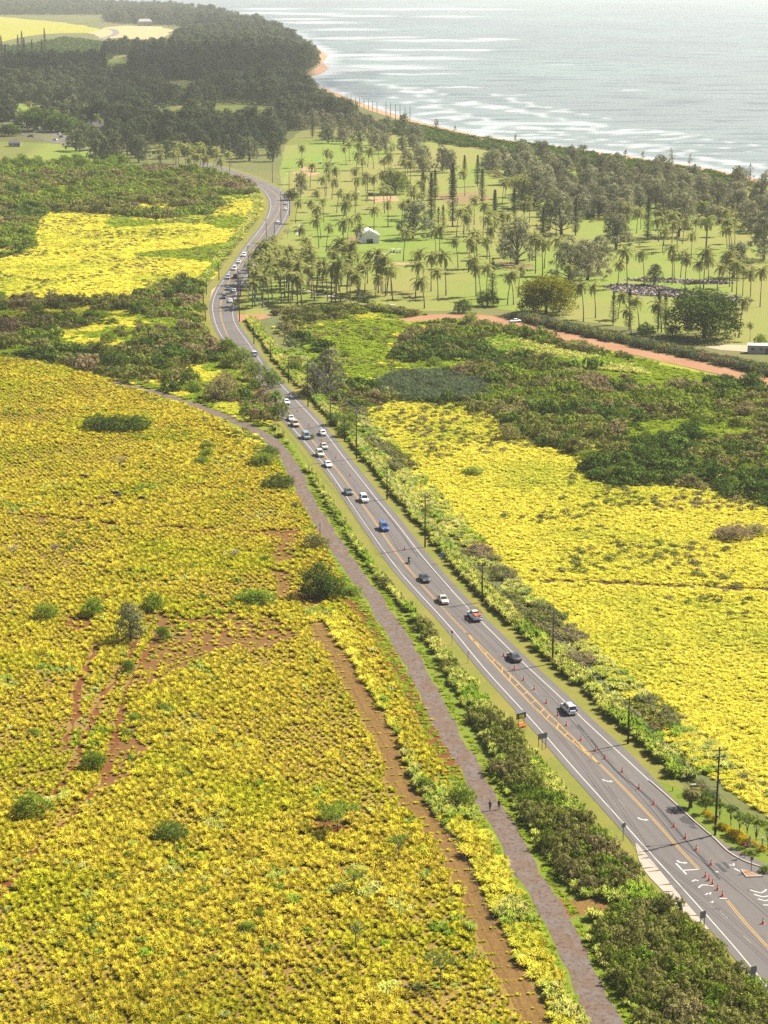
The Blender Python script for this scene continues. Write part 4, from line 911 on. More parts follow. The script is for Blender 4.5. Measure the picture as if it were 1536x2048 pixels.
# ------------------------------------------------------------------ trees, one by one
TR = np.random.RandomState(99)
def plant(name, meshes, px, py, label, cat, group=None, size=1.0, zs=None, rot=None, parts=('trunk', 'crown'), xy=None):
    g = G(px, py) if xy is None else np.array((xy[0], xy[1], 0.0))
    t = thing(name, label, cat, g, TR.rand() * 6.283 if rot is None else rot, group, (size, size, zs if zs else size))
    for p, m in zip(parts, meshes): link(p, m, t)
    return t
def fill(poly_px, n, mind, seed, z=0.0):
    """n random ground spots inside a photo polygon, at least mind metres apart"""
    rng = np.random.RandomState(seed); P = np.asarray(poly_px, float); lo, hi = P.min(0), P.max(0); out = []
    for _ in range(n * 60):
        q = lo + (hi - lo) * rng.rand(2)
        if not pip(np.array([q[0]]), np.array([q[1]]), P)[0]: continue
        g = G(*q)
        if all((g[0] - o[0]) ** 2 + (g[1] - o[1]) ** 2 > mind ** 2 for o in out): out.append(g)
        if len(out) >= n: break
    return out

# coconut palms
lab = 'coconut palm in the dense grove at the bend'; grp = 'palms of the dense grove'
for g in fill([(505,618),(508,560),(530,535),(600,535),(700,548),(790,590),(775,604),(735,606),(640,612),(560,618)], 92, 2.6, 1):
    plant('coconut_palm', PALM[TR.randint(8)], 0, 0, lab, 'palm tree', grp, 0.86 + .3 * TR.rand(), xy=g)
LONE = [(774,590),(785,601),(831,597),(849,617),(876,597),(892,591),(862,583),(837,580),(807,522),(709,513),(687,513),(685,470),(612,517),(872,517),(879,528),(916,536),(937,545),(950,537),(954,537),
        (980,535),(939,483),(934,462),(913,474)]
for p in LONE: plant('coconut_palm', PALM[TR.randint(8)], *p, 'coconut palm standing alone on the open fairway beyond the grove', 'palm tree', 'palms on the open fairway', .92 + .22 * TR.rand())
for p in [(952,593),(961,592),(973,601),(1015,610),(1027,610),(1036,595),(1071,547),(1085,552),(1112,550),(1115,554),(1138,580)]:
    plant('coconut_palm', PALM[TR.randint(8)], *p, 'coconut palm near the golden green tree above the red road', 'palm tree', 'palms near the golden tree', .9 + .2 * TR.rand())
for p in [(1167,643),(1191,636),(1236,638),(1262,670),(1278,662),(1323,665),(1478,675),(1472,610)]:
    plant('coconut_palm', PALM[TR.randint(8)], *p, 'coconut palm on the lawn between red road and drained pond', 'palm tree', 'palms in front of the pond', .92 + .2 * TR.rand())
for p in [(1236,569),(1254,577),(1288,569),(1344,569),(1348,558),(1361,558),(1370,577),(1400,579),(1407,577),(1417,566),(1434,582),(1443,564),(1459,574),(1464,584),(1485,597),(1500,609),(1520,614)]:
    plant('coconut_palm', PALM[TR.randint(8)], *p, 'coconut palm growing along the drained rubble ponds', 'palm tree', 'palms around the ponds', .9 + .22 * TR.rand())
PC = [(588,470),(592,330),(700,322),(830,330),(880,420),(800,470),(690,505),(600,520)]
for g in fill(PC, 62, 7, 2): plant('coconut_palm', PALM[TR.randint(8)], 0, 0, 'coconut palm on the lawns around the white tent', 'palm tree', 'palms around the tent', .85 + .3 * TR.rand(), xy=g)
for g in fill([(1232,505),(1240,450),(1400,455),(1536,470),(1560,530),(1380,520),(1300,512)], 26, 8, 3) + fill([(890,470),(900,380),(1050,390),(1120,470),(1090,540),(960,520)], 30, 8, 4):
    plant('coconut_palm', PALM[TR.randint(8)], 0, 0, 'coconut palm among the grey ironwoods', 'palm tree', 'palms among the ironwoods', .85 + .3 * TR.rand(), xy=g)
for g in fill([(305,352),(320,325),(430,322),(465,345),(440,356),(380,350)], 26, 5, 5): plant('coconut_palm', PALM[TR.randint(8)], 0, 0, 'coconut palm in the clump before the forest', 'palm tree', 'palms before the forest', .8 + .3 * TR.rand(), xy=g)
for g in fill([(0,262),(10,215),(160,222),(340,262),(330,285),(150,262)], 28, 7, 6): plant('coconut_palm', PALM[TR.randint(8)], 0, 0, 'hazy coconut palm around the parking area at the forest edge', 'palm tree', 'palms at the parking area', .85 + .3 * TR.rand(), xy=g)
plant('coconut_palm', PALM[2], 1500, 683, 'short coconut palm beside the dirt lot and the site cabin', 'palm tree', None, .42)
# Norfolk pines: foot, height in photo pixels
NP = [(846,402,58),(862,466,120),(905,453,126),(989,464,84),(1028,436,60),(1086,488,74),(1151,471,74),(964,408,70),(1295,480,84),(625,275,34),(955,373,62),(905,397,66),(929,357,46),(722,320,44),(870,400,60),(1045,395,50)]
for a, b, h in NP: s = hpx(a, b, h) / 24; plant('norfolk_pine', NORF[TR.randint(2)], a, b, 'tall dark columnar pine on the golf course among palms', 'pine tree', 'columnar pines of the golf course', min(1.15, max(.75, s ** .5)), s)
for a, b, h, lb in ((985,596,80,'leaning looking open columnar pine beside the golden tree'),(1226,650,66,'short open pine standing leftmost before the drained pond'),(1258,661,84,'slim columnar pine next to the palms before the pond'),
                    (1316,662,82,'taller pine of the pair left of the round dark tree'),(1330,656,68,'shorter pine of the pair left of the round dark tree'),(877,448,34,'small young pine, left one of a pair among palms'),(886,454,44,'small young pine, right one of a pair among palms')):
    s = hpx(a, b, h) / 24; plant('norfolk_pine', NORF[2], a, b, lb, 'pine tree', None, max(.55, s ** .75), s)
for g in fill([(60,178),(70,155),(140,160),(150,185),(100,190)], 22, 8, 8): plant('norfolk_pine', NORF[0], 0, 0, 'dark spire shaped pine in the dense row inside the hazy forest', 'pine tree', 'dark pine row in the forest', 1.25, 1.1 + .35 * TR.rand(), xy=g)
for g in fill([(-5,140),(0,110),(90,100),(95,140)], 8, 20, 9) + fill([(195,165),(200,140),(215,150),(212,170)], 5, 9, 10): plant('norfolk_pine', NORF[1], 0, 0, 'solitary spire shaped pine poking out of the hazy forest', 'pine tree', 'lone spires of the forest', 1.2, 1.2 + .4 * TR.rand(), xy=g)
# ironwoods
for a, b, r in ((1034,530,37),(825,478,34),(1123,470,40),(1138,566,36),(1175,560,34),(1070,415,34),(1232,498,34),(1357,474,36),(1467,556,32),(1527,520,36),(1308,571,18),(602,388,17),(1195,548,28),(655,790,33),(628,785,22)):
    s = wpx(a, b, r) / 5.6; plant('ironwood_tree', IRON[TR.randint(6)], a, b, 'bushy grey brown ironwood standing apart on the golf course' if b < 700 else 'dull green feathery ironwood rising from scrub beside the highway wires', 'ironwood tree',
                                  'solitary ironwoods of the golf course' if b < 700 else 'ironwoods beside the wires', s * 1.08, s * (.82 if b < 700 else .85))
ZA = [(960,318),(1100,318),(1250,346),(1400,366),(1600,392),(1650,480),(1520,470),(1400,440),(1250,440),(1130,450),(1060,410),(975,350)]
for g in fill(ZA, 135, 8.0, 12): plant('ironwood_tree', IRON[TR.randint(6)], 0, 0, 'olive ironwood in the shore wood beyond the lawns', 'ironwood tree', 'ironwoods of the shore wood', .85 + .55 * TR.rand(), .62 + .34 * TR.rand(), xy=g)
ZB = [(590,262),(640,240),(720,245),(800,262),(850,285),(840,310),(760,310),(690,290),(610,285)]
for g in fill(ZB, 40, 10, 13): plant('ironwood_tree', IRON[TR.randint(6)], 0, 0, 'hazy ironwood at the head of the golf course', 'ironwood tree', 'ironwoods at the head of the course', .8 + .5 * TR.rand(), .62 + .3 * TR.rand(), xy=g)
ZF = [(130,322),(140,285),(260,275),(330,300),(330,325),(200,328)]
for g in fill(ZF, 24, 9, 14): plant('ironwood_tree', WOOD[TR.randint(4)], 0, 0, 'big brown green ironwood at the near edge of the forest', 'ironwood tree', 'ironwoods at the forest edge', .85 + .3 * TR.rand(), xy=g)
for g in fill([(330,318),(340,285),(450,275),(560,285),(565,330),(470,322)], 40, 9, 15): plant('ironwood_tree', WOOD[TR.randint(4)], 0, 0, 'dark ironwood where the highway disappears', 'ironwood tree', 'ironwoods where the highway disappears', .85 + .3 * TR.rand(), xy=g)
for g in fill([(775,330),(850,320),(940,345),(900,352),(800,352)], 10, 9, 16): plant('ironwood_tree', IRON[TR.randint(6)], 0, 0, 'ironwood in the loose belt across the fairway', 'ironwood tree', 'ironwoods in the fairway belt', .7 + .3 * TR.rand(), xy=g)
for a, b, h in ((872,262,30),(910,262,14),(1030,283,18),(1250,318,24),(1285,318,20),(1345,325,26),(1378,330,20),(1500,362,30),(1530,372,40)):
    s = hpx(a, b, h) / 15; plant('ironwood_tree', WISP[TR.randint(3)], a, b, 'wind swept thin ironwood against the bright sea', 'ironwood tree', 'wispy shore ironwoods', s)
SHORE = [round_tree(500 + i, m_dark, 7, 6, 7, 120, 10, .42, .4, name='shore_tree') for i in range(2)]
for a, b, r in ((738,283,9),(770,284,11),(818,290,10),(832,283,8),(945,292,9),(975,287,12),(1045,292,11),(1075,297,12),(1100,302,9),(1165,308,14),(990,302,9),(715,285,7)):
    s = wpx(a, b, r) / 6; plant('shore_tree', SHORE[a % 2], a, b, 'small flat topped tree by the shore of the golf course', 'tree', 'small shore trees', s)
# the forest that reads as one mass
lib('forest', [m[1] for m in WOOD]); lib('forest_dark', [NORF[0][1], NORF[1][1]])
FOREST = [[(-150,262),(-150,95),(40,92),(130,75),(200,84),(240,86),(290,88),(340,78),(410,68),(500,62),(560,82),(610,102),(632,118),(628,134),(600,146),(572,158),(588,180),(622,200),(670,222),(710,240),(690,246),(640,240),(580,262),(540,285),(400,285),(330,290),(240,270),(130,262),(60,240)],
          [(-300,26),(-300,8),(60,8),(200,12),(330,18),(420,26),(470,42),(520,52),(600,88),(560,82),(500,64),(430,62),(330,52),(250,48),(200,44),(100,38)]]
lawns = LAWN_FAR + [YEL_FAR, TAN_FAR]
for i, (P, sp) in enumerate(((FOREST[0], 11.5), (FOREST[1], 24))):
    x, y, rng = grid(GL(P), sp, sp, .3, .45, 80 + i); k = np.ones(len(x), bool)
    for L in lawns: k &= ~pip(x, y, L)
    # a clearing stays in view: nothing tall right in front of it
    for L in LAWN_FAR[2:] + [YEL_FAR, TAN_FAR]:
        Lx = L[:, 0] / L[:, 1]; kk_ = (x / y > Lx.min() - .001) & (x / y < Lx.max() + .001) & (y < L[:, 1].max()) & (y > L[:, 1].min() * (1 - 14.0 / CAMH)); k &= ~kk_
    k &= ~((np.abs(x / y - G(192, 262)[0] / G(192, 262)[1]) < .009) & (y < G(0, 256)[1]))
    k &= fnoise(x, y, 130) < .72; x, y = x[k], y[k]; n = len(x); s = (.7 + 1.0 * rng.rand(n) ** 1.5) * (1 if i == 0 else 1.4) * (.8 + .5 * fnoise(x + 300, y, 70))
    place('ironwood_forest', 'forest', np.stack([x, y, np.zeros(n)], 1), s, s ** .6 * (.8 + .3 * rng.rand(n)), ('dense hazy ironwood forest behind the bay', 'pale far wood fading into the haze')[i], .03)
    if i == 0:
        x, y, rng = grid(GL(P), 12, 12, .3, .5, 90); k = np.ones(len(x), bool)
        for L in lawns: k &= ~pip(x, y, L)
        x, y = x[k], y[k]; n = len(x); s = 3 + 2.5 * rng.rand(n); place('forest_undergrowth', 'darkshrub', np.stack([x, y, np.zeros(n)], 1), s, s * .8, 'undergrowth below the ironwood forest')
x, y, rng = grid(GL(ZA), 5, 5, .3, .5, 91); n = len(x); s = 2 + 1.6 * rng.rand(n); place('shore_undergrowth', 'koa', np.stack([x, y, np.zeros(n)], 1)[::2], s[::2], s[::2] * .7, 'undergrowth below the shore wood')
BCH = smooth(edge[3:11], 8); P, u, rng = band(BCH, 4, 48, 4.5, 92); P[:, 2] = 0; n = len(P); s = 3 + 2 * rng.rand(n); place('beach_scrub', 'darkshrub', P, s, s * .8, 'dark shrubs along the top of the beach')
# round and notable trees of the golf course
def special(name, meshes, px, py, rpx, label, cat='tree', zf=1.0, rot=None, group=None, R0=6.0):
    s = wpx(px, py, rpx) / R0; return plant(name, meshes, px, py, label, cat, group, s, s * zf, rot)
special('monkeypod_tree', round_tree(510, m_broad, 9, 6, 9, 300, 13, .36, .15), 791, 388, 32, 'broad round green tree on the lawn above the tent', zf=1.0)
special('golden_tree', round_tree(511, m_gold, 8.5, 6, 12, 420, 14, .36, .12), 1092, 628, 52, 'big round golden green flowering tree above the red road', zf=.85, R0=5.0)
special('round_dark_tree', round_tree(512, m_dark, 9.5, 6, 12, 420, 14, .36, .1), 1408, 676, 66, 'huge round dark green tree beside the dirt lot', zf=.74, R0=5.0)
for a_, b_, r_, l_ in ((75,262,42,'broad dark spreading tree above the parked cars, left one'),(125,264,34,'broad dark spreading tree above the parked cars, right one'),(18,272,22,'dark round tree beside the access road at the left edge'),(160,268,24,'dark leafy tree left of the high hipped roof'),(262,282,30,'dark leafy tree right of the high hipped roof')):
    special('spreading_tree', round_tree(515 + a_ % 5, m_dark, 8, 6, 9, 200, 12, .5, .15), a_, b_, r_, l_, zf=.7, R0=5.5)
special('bare_tree', umbrella_tree(513, 5, 4, 50, 12, m_dead), 575, 477, 12, 'small bare brown tree beside the highway and the palms', zf=1.3, R0=4.2)
BUSH = [round_tree(520 + i, m, 4.6, 3.2, 7, 150, 12, .24, .05, name='bush') for i, m in enumerate((m_dark, m_broad, m_lime, m_koa, m_broad, m_lime))]
def bush(k, px, py, rpx, label, zf=1.0, group=None, name='bush'):
    s = 1.12 * wpx(px, py, rpx) / 3.2; plant(name, BUSH[k], px, py, label, 'bush', group, s, s * zf)
for a, b, r, k, lb in ((940,652,18,2,'light green bush at the head of the red road'),(925,626,18,0,'dark rounded bush left of the golden tree'),(975,612,22,0,'dark bush under the palms left of the golden tree'),(1292,672,18,0,'dark low bush beside the pines before the pond'),(1345,672,16,1,'low bush at the foot of the round dark tree'),
                       (910,690,14,1,'green bush below the head of the red road'),(1520,690,14,2,'green bush behind the site cabin'),(583,400,14,0,'dark bush at the foot of a road pole by the bend'),(470,612,6,1,'small green bush by the junction')):
    bush(k, a, b, r, lb)
# light green bushes and dark bushes of the scrub
for g in fill([(690,880),(640,780),(700,640),(850,640),(1000,700),(1200,730),(1500,790),(1600,1000),(1450,990),(1200,960),(1050,880),(900,800),(760,780)], 46, 9, 20):
    k = TR.randint(0, 6); s = .55 + .5 * TR.rand(); plant('bush', BUSH[k], 0, 0, 'rounded %s bush rising out of the scrub below the red road' % ('dark green', 'mid green', 'light green', 'brownish', 'mid green', 'light green')[k], 'bush', ('dark', 'green', 'light', 'brown', 'green', 'light')[k] + ' bushes in the scrub below the red road', s, s * .85, xy=g)
for g in fill([(0,705),(0,600),(240,610),(400,580),(420,680),(490,700),(560,800),(500,840),(330,780),(120,735)], 44, 9, 21):
    k = TR.randint(0, 6); s = .6 + .5 * TR.rand(); plant('bush', BUSH[k], 0, 0, 'rounded %s bush rising out of the scrub above the terraced field' % ('dark green', 'mid green', 'light green', 'brownish', 'mid green', 'light green')[k], 'bush', ('dark', 'green', 'light', 'brown', 'green', 'light')[k] + ' bushes above the terraced field', s, s * .85, xy=g)
for g in fill([(0,400),(0,345),(100,335),(270,338),(300,375),(410,380),(400,400),(250,415),(120,412)], 64, 9, 22):
    s = 1.0 + .6 * TR.rand(); plant('bush', BUSH[(2, 5, 1)[TR.randint(3)]], 0, 0, 'round light green treelet in the belt below the forest', 'bush', 'light green treelets below the forest', s, s * .85, xy=g)
for g in fill([(0,345),(0,328),(250,325),(255,340),(100,338)], 26, 8, 23):
    s = 1.2 + .6 * TR.rand(); plant('bush', BUSH[(1, 4)[TR.randint(2)]], 0, 0, 'leafy green treelet in the row below the forest lawn', 'bush', 'green treelets below the forest lawn', s, s, xy=g)
# roadside trees
for a, b, r, k, lb in ((672,850,20,1,'leafy green tree by the highway behind the tall pole, upper one'),(690,872,18,4,'leafy green tree by the highway behind the tall pole, lower one'),(705,850,16,5,'light green tree beside the tall pole at the highway'),(590,745,17,2,'light green bush among the wires beside the highway'),
                       (556,838,24,1,'leafy tree under the date palm at the road side'),(530,815,26,3,'brown green thorny tree beside the date palm'),(545,775,22,4,'green tree overhanging the near edge of the highway'),(510,760,24,5,'light green tree beside the near edge of the highway'),(480,735,26,2,'light green tree where scrub meets the highway bend'),
                       (455,712,22,4,'green tree at the inner side of the highway bend'),(370,580,9,0,'dark narrow tree at the edge of the middle meadow'),(624,878,7,1,'small round bush in the grass beside the highway'),(440,800,30,3,'brown scrubby tree beside the old road'),(380,770,22,0,'dark spreading bush beside the old road head'),(230,740,28,0,'dark bushy tree at the upper field edge'),(205,722,26,3,'brownish bushy tree at the upper field edge')):
    bush(k, a, b, r, lb, 1.0)
# trees and bushes standing in the near field
for a, b, r, k, lb, zf in ((92,1240,25,1,'leafy green tree left of the red hollow in the field',1.0),(187,1232,25,1,'leafy green tree above the red hollow in the field',1.05),(306,1220,24,4,'yellowish green tree behind the feathery tree',.85),(326,1280,16,1,'small upright green tree on the bare soil right of the feathery tree',1.3),
                           (257,1348,16,1,'small upright green tree at the start of the red gully',1.35),(187,1537,26,1,'round green tree in the red gully',.95),(65,1632,40,4,'wide bushy green tree left of the red gully',.75),(342,1676,34,0,'dark round bush alone in the lower field',.62),
                           (925,1608,28,1,'dense round green tree beside the old road and the walkers',1.0),(496,1862,17,1,'low round green bush in the lower field, nearer of two',.85),(520,1842,14,4,'upright green bush in the lower field, farther of two',1.2),(530,1125,13,1,'small dark bush beside the dirt wheel tracks',.8),
                           (633,1096,28,3,'brown green bush beside the wooden post at the old road',.65),(512,1208,44,1,'low wide green bush left of the dirt track head',.45),(557,974,32,0,'dark flat topped bush beside the old road',.55),(525,930,28,1,'green flat bush beside the old road above the flat topped one',.65),(540,912,20,0,'dark small bush at the old road bend',.7),
                           (200,860,34,0,'dark green thicket in the upper field, left end of the oval clump',.62),(235,862,36,0,'dark green thicket in the upper field, middle of the oval clump',.62),(272,860,32,0,'dark green thicket in the upper field, right end of the oval clump',.62),
                           (415,900,16,1,'small green bush in the upper field, topmost of three near the old road',.7),(412,915,16,4,'small green bush in the upper field, middle of three near the old road',.7),(405,930,18,4,'small green bush in the upper field, lowest of three near the old road',.6),
                           (850,1578,22,4,'yellowish green shrub on the bank above the dark round tree',.7),(1016,880,24,3,'brownish shrub on the upper edge of the far yellow field',.9),(1465,1078,38,3,'brown green shrub cluster in the far yellow field',.5),(1510,1068,26,3,'low brown shrub right of the cluster in the far yellow field',.5),(590,1015,9,3,'tiny brown shrub beside the old road',.8),
                           (945,950,22,4,'faded green shrub in the middle of the far yellow field',.45),(68,1472,13,4,'small green plant left of the gully',.7),(270,1440,13,4,'small green plant right of the gully',.6),(330,1420,16,5,'low lime plant on the sparse soil',.5),(365,1555,17,5,'low lime plant in the lower field',.45),(382,1592,20,5,'wider low lime plant in the lower field',.4),(257,1720,11,4,'small green sapling in the lower field',1.0)):
    bush(k, a, b, r, lb, zf)
FEA = ironwood(262, 8.5, 3.6, 240, 16, .3, .26, leaf_mat('feathery_leaves', (0.24, 0.28, 0.09), (0.42, 0.43, 0.20), (0.3, 0.3, 0.15), .25)); special('ironwood_tree', FEA, 262, 1284, 36, 'feathery pale grey green tree over the red soil', 'ironwood tree', 1.0, R0=3.6)
for a, b, r, h, lb, sd, dn in ((676,1662,52,52,'wide flat crowned tree over a bare soil patch',601,230),(797,1722,28,50,'sparse flat crowned tree upper right of the lower field',602,46),(709,1783,24,42,'thin flat crowned tree, second of the lower field row',603,30),(712,1894,18,50,'nearly bare thin tree, third of the lower field row',604,14),(882,1973,42,68,'flat crowned tree nearest the bottom edge',605,60)):
    Rm = wpx(a, b, r); plant('flat_crowned_tree', umbrella_tree(sd, max(2.2, hpx(a, b, h)), Rm, dn, 15, m_broad if sd != 601 else m_broad, .3, .14), a, b, lb, 'tree')
for a, b, r, h, lb, sd in ((240,945,16,34,'leafless grey shrub tree in the upper field',610),(28,1118,18,28,'leafless grey shrub at the left edge of the field',611),(470,1120,16,22,'leafless grey shrub near the dirt wheel tracks',612),(110,1108,14,20,'leafless grey shrub in the middle left field',613)):
    plant('leafless_shrub', umbrella_tree(sd, max(1.6, hpx(a, b, h)), wpx(a, b, r), 40, 10, m_dead, .5, .07), a, b, lb, 'shrub')
# the dark cluster beside the dirt track head
for a, b, r, k, lb, zf in ((635,1192,36,0,'dark spreading tree under the short date palm, left one',1.3),(665,1196,30,0,'dark spreading tree under the short date palm, middle one',1.1),(700,1190,24,1,'green bush at the right of the date palm cluster',.6)):
    bush(k, a, b, r, lb, zf)
# date palms and the fan palm: each frond a part
def frond_mesh(seed, L, w, drop, mat, fan=False):
    rng = np.random.RandomState(seed); V = []; F = []; m = 8; p = np.zeros(3); e = .9; pts = []
    for k in range(m + 1):
        pts.append(p.copy()); p = p + np.array((math.cos(e), 0, math.sin(e))) * L / m; e -= drop / m
    for k in range(m):
        q0, q1 = pts[k], pts[k + 1]; wd = w * (1 - abs((k + .5) / m - .45) ** 1.6 * 1.6) if not fan else w * ((k + .5) / m) ** 1.5
        for sg in (-1, 1):
            tip = np.array((.3 * L / m * 1.5, sg * wd, -.12 * wd)); b = len(V); V += [q0, q0 + (q1 - q0) * .7, q0 + (q1 - q0) * .7 + tip, q0 + tip]; F.append((b, b+1, b+2, b+3))
    return np_mesh('frond', V, np.array(F), mat, rng.rand(len(F)))
def frond_palm(name, px, py, label, h, L, w, n, mat, fan=False, seed=0):
    t = thing(name, label, 'palm tree', G(px, py), seed * 1.3)
    link('trunk', limb_mesh('palm_trunk', [([(0, 0, -.2), (.05, 0, h * .5), (0, 0, h)], [.36, .28, .26])], palmbark, 8), t)
    ms = [frond_mesh(seed * 9 + i, L, w, (1.7, 2.1, 1.4)[i], mat, fan) for i in range(3)]
    for i in range(n):
        o = link('frond', ms[i % 3], t, (0, 0, h), i * 2.399); o.rotation_euler = (0, (1.25 if not fan else 2.3) * (i / n) ** .8 - .55, i * 2.399)
    return t
frond_palm('date_palm', 552, 830, 'tall dark date palm leaning over the near road edge', 5.5, 3.6, .55, 26, m_dark, seed=1)
frond_palm('date_palm', 650, 1190, 'short date palm rising from the dark bush cluster', 2.6, 3.0, .45, 26, m_dark, seed=2)
frond_palm('fan_palm', 1381, 1616, 'stout fan palm with dead skirt on the entrance lawn', 2.7, 1.7, .62, 40, leaf_mat('fan_palm_fronds', (0.13, 0.15, 0.04), (0.30, 0.26, 0.10), (0.3, 0.25, 0.1), .3), True, 3)
frond_palm('date_palm', 370, 590, 'shaggy palm at the edge of the middle meadow', 5.0, 3.0, .6, 22, m_dark, seed=4)
for a, b, lb, sd in ((200,1462,'spiky rosette plant in the upper red gully', 5), (358,1258,'spiky rosette plant right of the feathery tree', 6)): frond_palm('spiky_plant', a, b, lb, .25, 1.1, .16, 18, m_green, seed=sd)
# ------------------------------------------------------------------ vehicles
glass = NT('car_glass').surf((0.02, 0.025, 0.03), 0.08, 0.6); rubber = flat('tyre_rubber', (.02, .02, .02), .9, .2); rimm = flat('wheel_rim', (.42, .42, .43), .35, .5, .7)
lampw = flat('headlamp', (.75, .75, .72), .15, .6); lampr = flat('tail_lamp', (.45, .02, .015), .25, .5); blacktrim = flat('black_trim', (.03, .03, .03), .6)
plate_m = flat('plate', (.6, .6, .58), .5)
PAINT = {}
def paint(c):
    if c not in PAINT:
        t = NT('car_paint'); p = t.n('BsdfPrincipled'); p.inputs['Base Color'].default_value = (*c, 1); p.inputs['Roughness'].default_value = .3; p.inputs['Coat Weight'].default_value = .6; p.inputs['Coat Roughness'].default_value = .06; p.inputs['Metallic'].default_value = .15
        t.l(p.outputs[0], t.out.inputs[0]); PAINT[c] = t.m
    return PAINT[c]
W_ = (.74, .74, .72); SIL = (.56, .57, .58); DK = (.045, .048, .052); BEI = (.50, .44, .34); BLU = (.035, .10, .30); RED_ = (.22, .03, .04); GB = (.22, .27, .30); TEAL = (.06, .12, .12); BRN = (.10, .07, .055); TAN_ = (.42, .36, .26)
KIND = {  # length, width, height; body side profile (y, z bottom, z top); cabin floor y range; cabin roof y range; belt, roof
    'sedan': (4.6, 1.78, 1.45, [(-2.3,.38,.72),(-2.2,.24,.86),(-1.3,.22,.98),(0,.2,.96),(1.0,.22,.95),(1.95,.24,.80),(2.28,.3,.62)], (-1.65, 1.05), (-.85, .35), .94),
    'suv': (4.7, 1.88, 1.78, [(-2.33,.42,.85),(-2.28,.3,1.04),(-1.3,.28,1.08),(0,.27,1.07),(1.05,.28,1.06),(2.1,.3,.98),(2.34,.38,.72)], (-2.24, 1.15), (-2.0, .35), 1.05),
    'van': (4.9, 1.95, 1.9, [(-2.43,.42,.9),(-2.4,.3,1.05),(-1.2,.27,1.08),(0,.27,1.08),(1.2,.28,1.04),(2.2,.3,.92),(2.44,.38,.66)], (-2.36, 1.75), (-2.2, .75), 1.06),
    'pickup': (5.4, 1.9, 1.78, [(-2.7,.5,.9),(-2.66,.38,1.02),(-1.2,.36,1.04),(0,.34,1.04),(1.2,.35,1.04),(2.45,.36,.98),(2.7,.42,.74)], (-.75, 1.35), (-.55, .6), 1.02)}
def car(kind, color, px, py, heading, label, extra=None):
    L, W, H, prof, fl, rf, belt = KIND[kind]; g = G(px, py); pm = paint(color)
    root = thing({'sedan': 'sedan_car', 'suv': 'suv_car', 'van': 'minivan', 'pickup': 'pickup_truck'}[kind], label, 'pickup truck' if kind == 'pickup' else 'car', (g[0], g[1], .095 if extra != 'ground' else .07), heading)
    hw = W / 2; mb = MB(); rings = []
    for y, zb, zt in prof:
        e = 1 - .10 * (abs(y) / (L / 2)) ** 4; w = hw * e
        rings.append([(-w * .9, y, zb), (-w, y, zb + .12), (-w, y, zb + (zt - zb) * .62), (-w * .93, y, zt - .03), (-w * .8, y, zt), (w * .8, y, zt), (w * .93, y, zt - .03), (w, y, zb + (zt - zb) * .62), (w, y, zb + .12), (w * .9, y, zb)])
    mb.loft(rings); body = mb.build('body', pm, root, True)
    # cabin: roof and pillars in paint, panes proud of them
    cb = MB(); a0, a1 = fl; b0, b1 = rf; w0 = hw * .9; w1 = hw * .72; zb = belt - .04; zt = H
    cb.add([(-w0, a0, zb), (w0, a0, zb), (w0, a1, zb), (-w0, a1, zb), (-w1, b0, zt - .05), (w1, b0, zt - .05), (w1, b1, zt - .05), (-w1, b1, zt - .05), (-w1 * .9, b0 + .12, zt), (w1 * .9, b0 + .12, zt), (w1 * .9, b1 - .12, zt), (-w1 * .9, b1 - .12, zt)],
           [(0,1,5,4), (1,2,6,5), (2,3,7,6), (3,0,4,7), (4,5,9,8), (5,6,10,9), (6,7,11,10), (7,4,8,11), (8,9,10,11)])
    cb.build('cabin', pm, root)
    def pane(name, q, inset=.1, off=.014):
        q = [Vector(p) for p in q]; c = sum(q, Vector()) / 4; nrm = (q[1] - q[0]).cross(q[3] - q[0]).normalized()
        P = [c + (p - c) * (1 - inset) + nrm * off for p in q]; m2 = MB(); m2.add(P + [p - nrm * .01 for p in P], [(0,1,2,3), (0,4,5,1), (1,5,6,2), (2,6,7,3), (3,7,4,0)]); m2.build(name, glass, root)
    mx = lambda s, u: (s * (w0 + (w1 - w0) * u))
    pane('rear_window', [(-w0, a0, zb), (w0, a0, zb), (w1, b0, zt - .05), (-w1, b0, zt - .05)], .16)
    pane('windscreen', [(w0, a1, zb), (-w0, a1, zb), (-w1, b1, zt - .05), (w1, b1, zt - .05)], .12)
    for s in (-1, 1):
        f = lambda u, v: (s * (w0 + (w1 - w0) * v), (a0 + (a1 - a0) * u) * (1 - v) + (b0 + (b1 - b0) * u) * v, zb + (zt - .05 - zb) * v)
        for u0, u1 in ((.05, .48), (.53, .95)) if kind != 'pickup' else ((.08, .92),):
            q = [f(u0, .12), f(u1, .12), f(u1, .9), f(u0, .9)]; pane('side_window', q if s > 0 else q[::-1], .06)
        for y in (-L * .29, L * .30):
            wm = MB(); x0 = s * (hw - .2); r = .33 if kind == 'sedan' else .37
            wm.loft([[(x0 + s * dx, y + rr * math.cos(t), r + rr * math.sin(t)) for t in [6.2832 * k / 12 for k in range(12)]] for dx, rr in ((0, r * .95), (.03, r), (.19, r), (.22, r * .93))]); w = wm.build('wheel', rubber, root)
            rm = MB(); rm.loft([[(x0 + s * dx, y + rr * math.cos(t), r + rr * math.sin(t)) for t in [6.2832 * k / 10 for k in range(10)]] for dx, rr in ((.19, r * .62), (.228, r * .58))]); rm.build('rim', rimm, w)
        h = MB(); h.box((s * hw * .68, L / 2 - .12, .68 if kind == 'sedan' else .82), (.42, .16, .16)); h.build('headlight', lampw, root)
        h = MB(); h.box((s * hw * .76, -L / 2 + .06, .80 if kind == 'sedan' else .95), (.28, .12, .2 if kind != 'suv' else .34)); h.build('tail_light', lampr, root)
        h = MB(); h.box((s * (hw + .08), a1 - .45, belt + .08), (.2, .1, .14)); h.build('mirror', blacktrim, root)
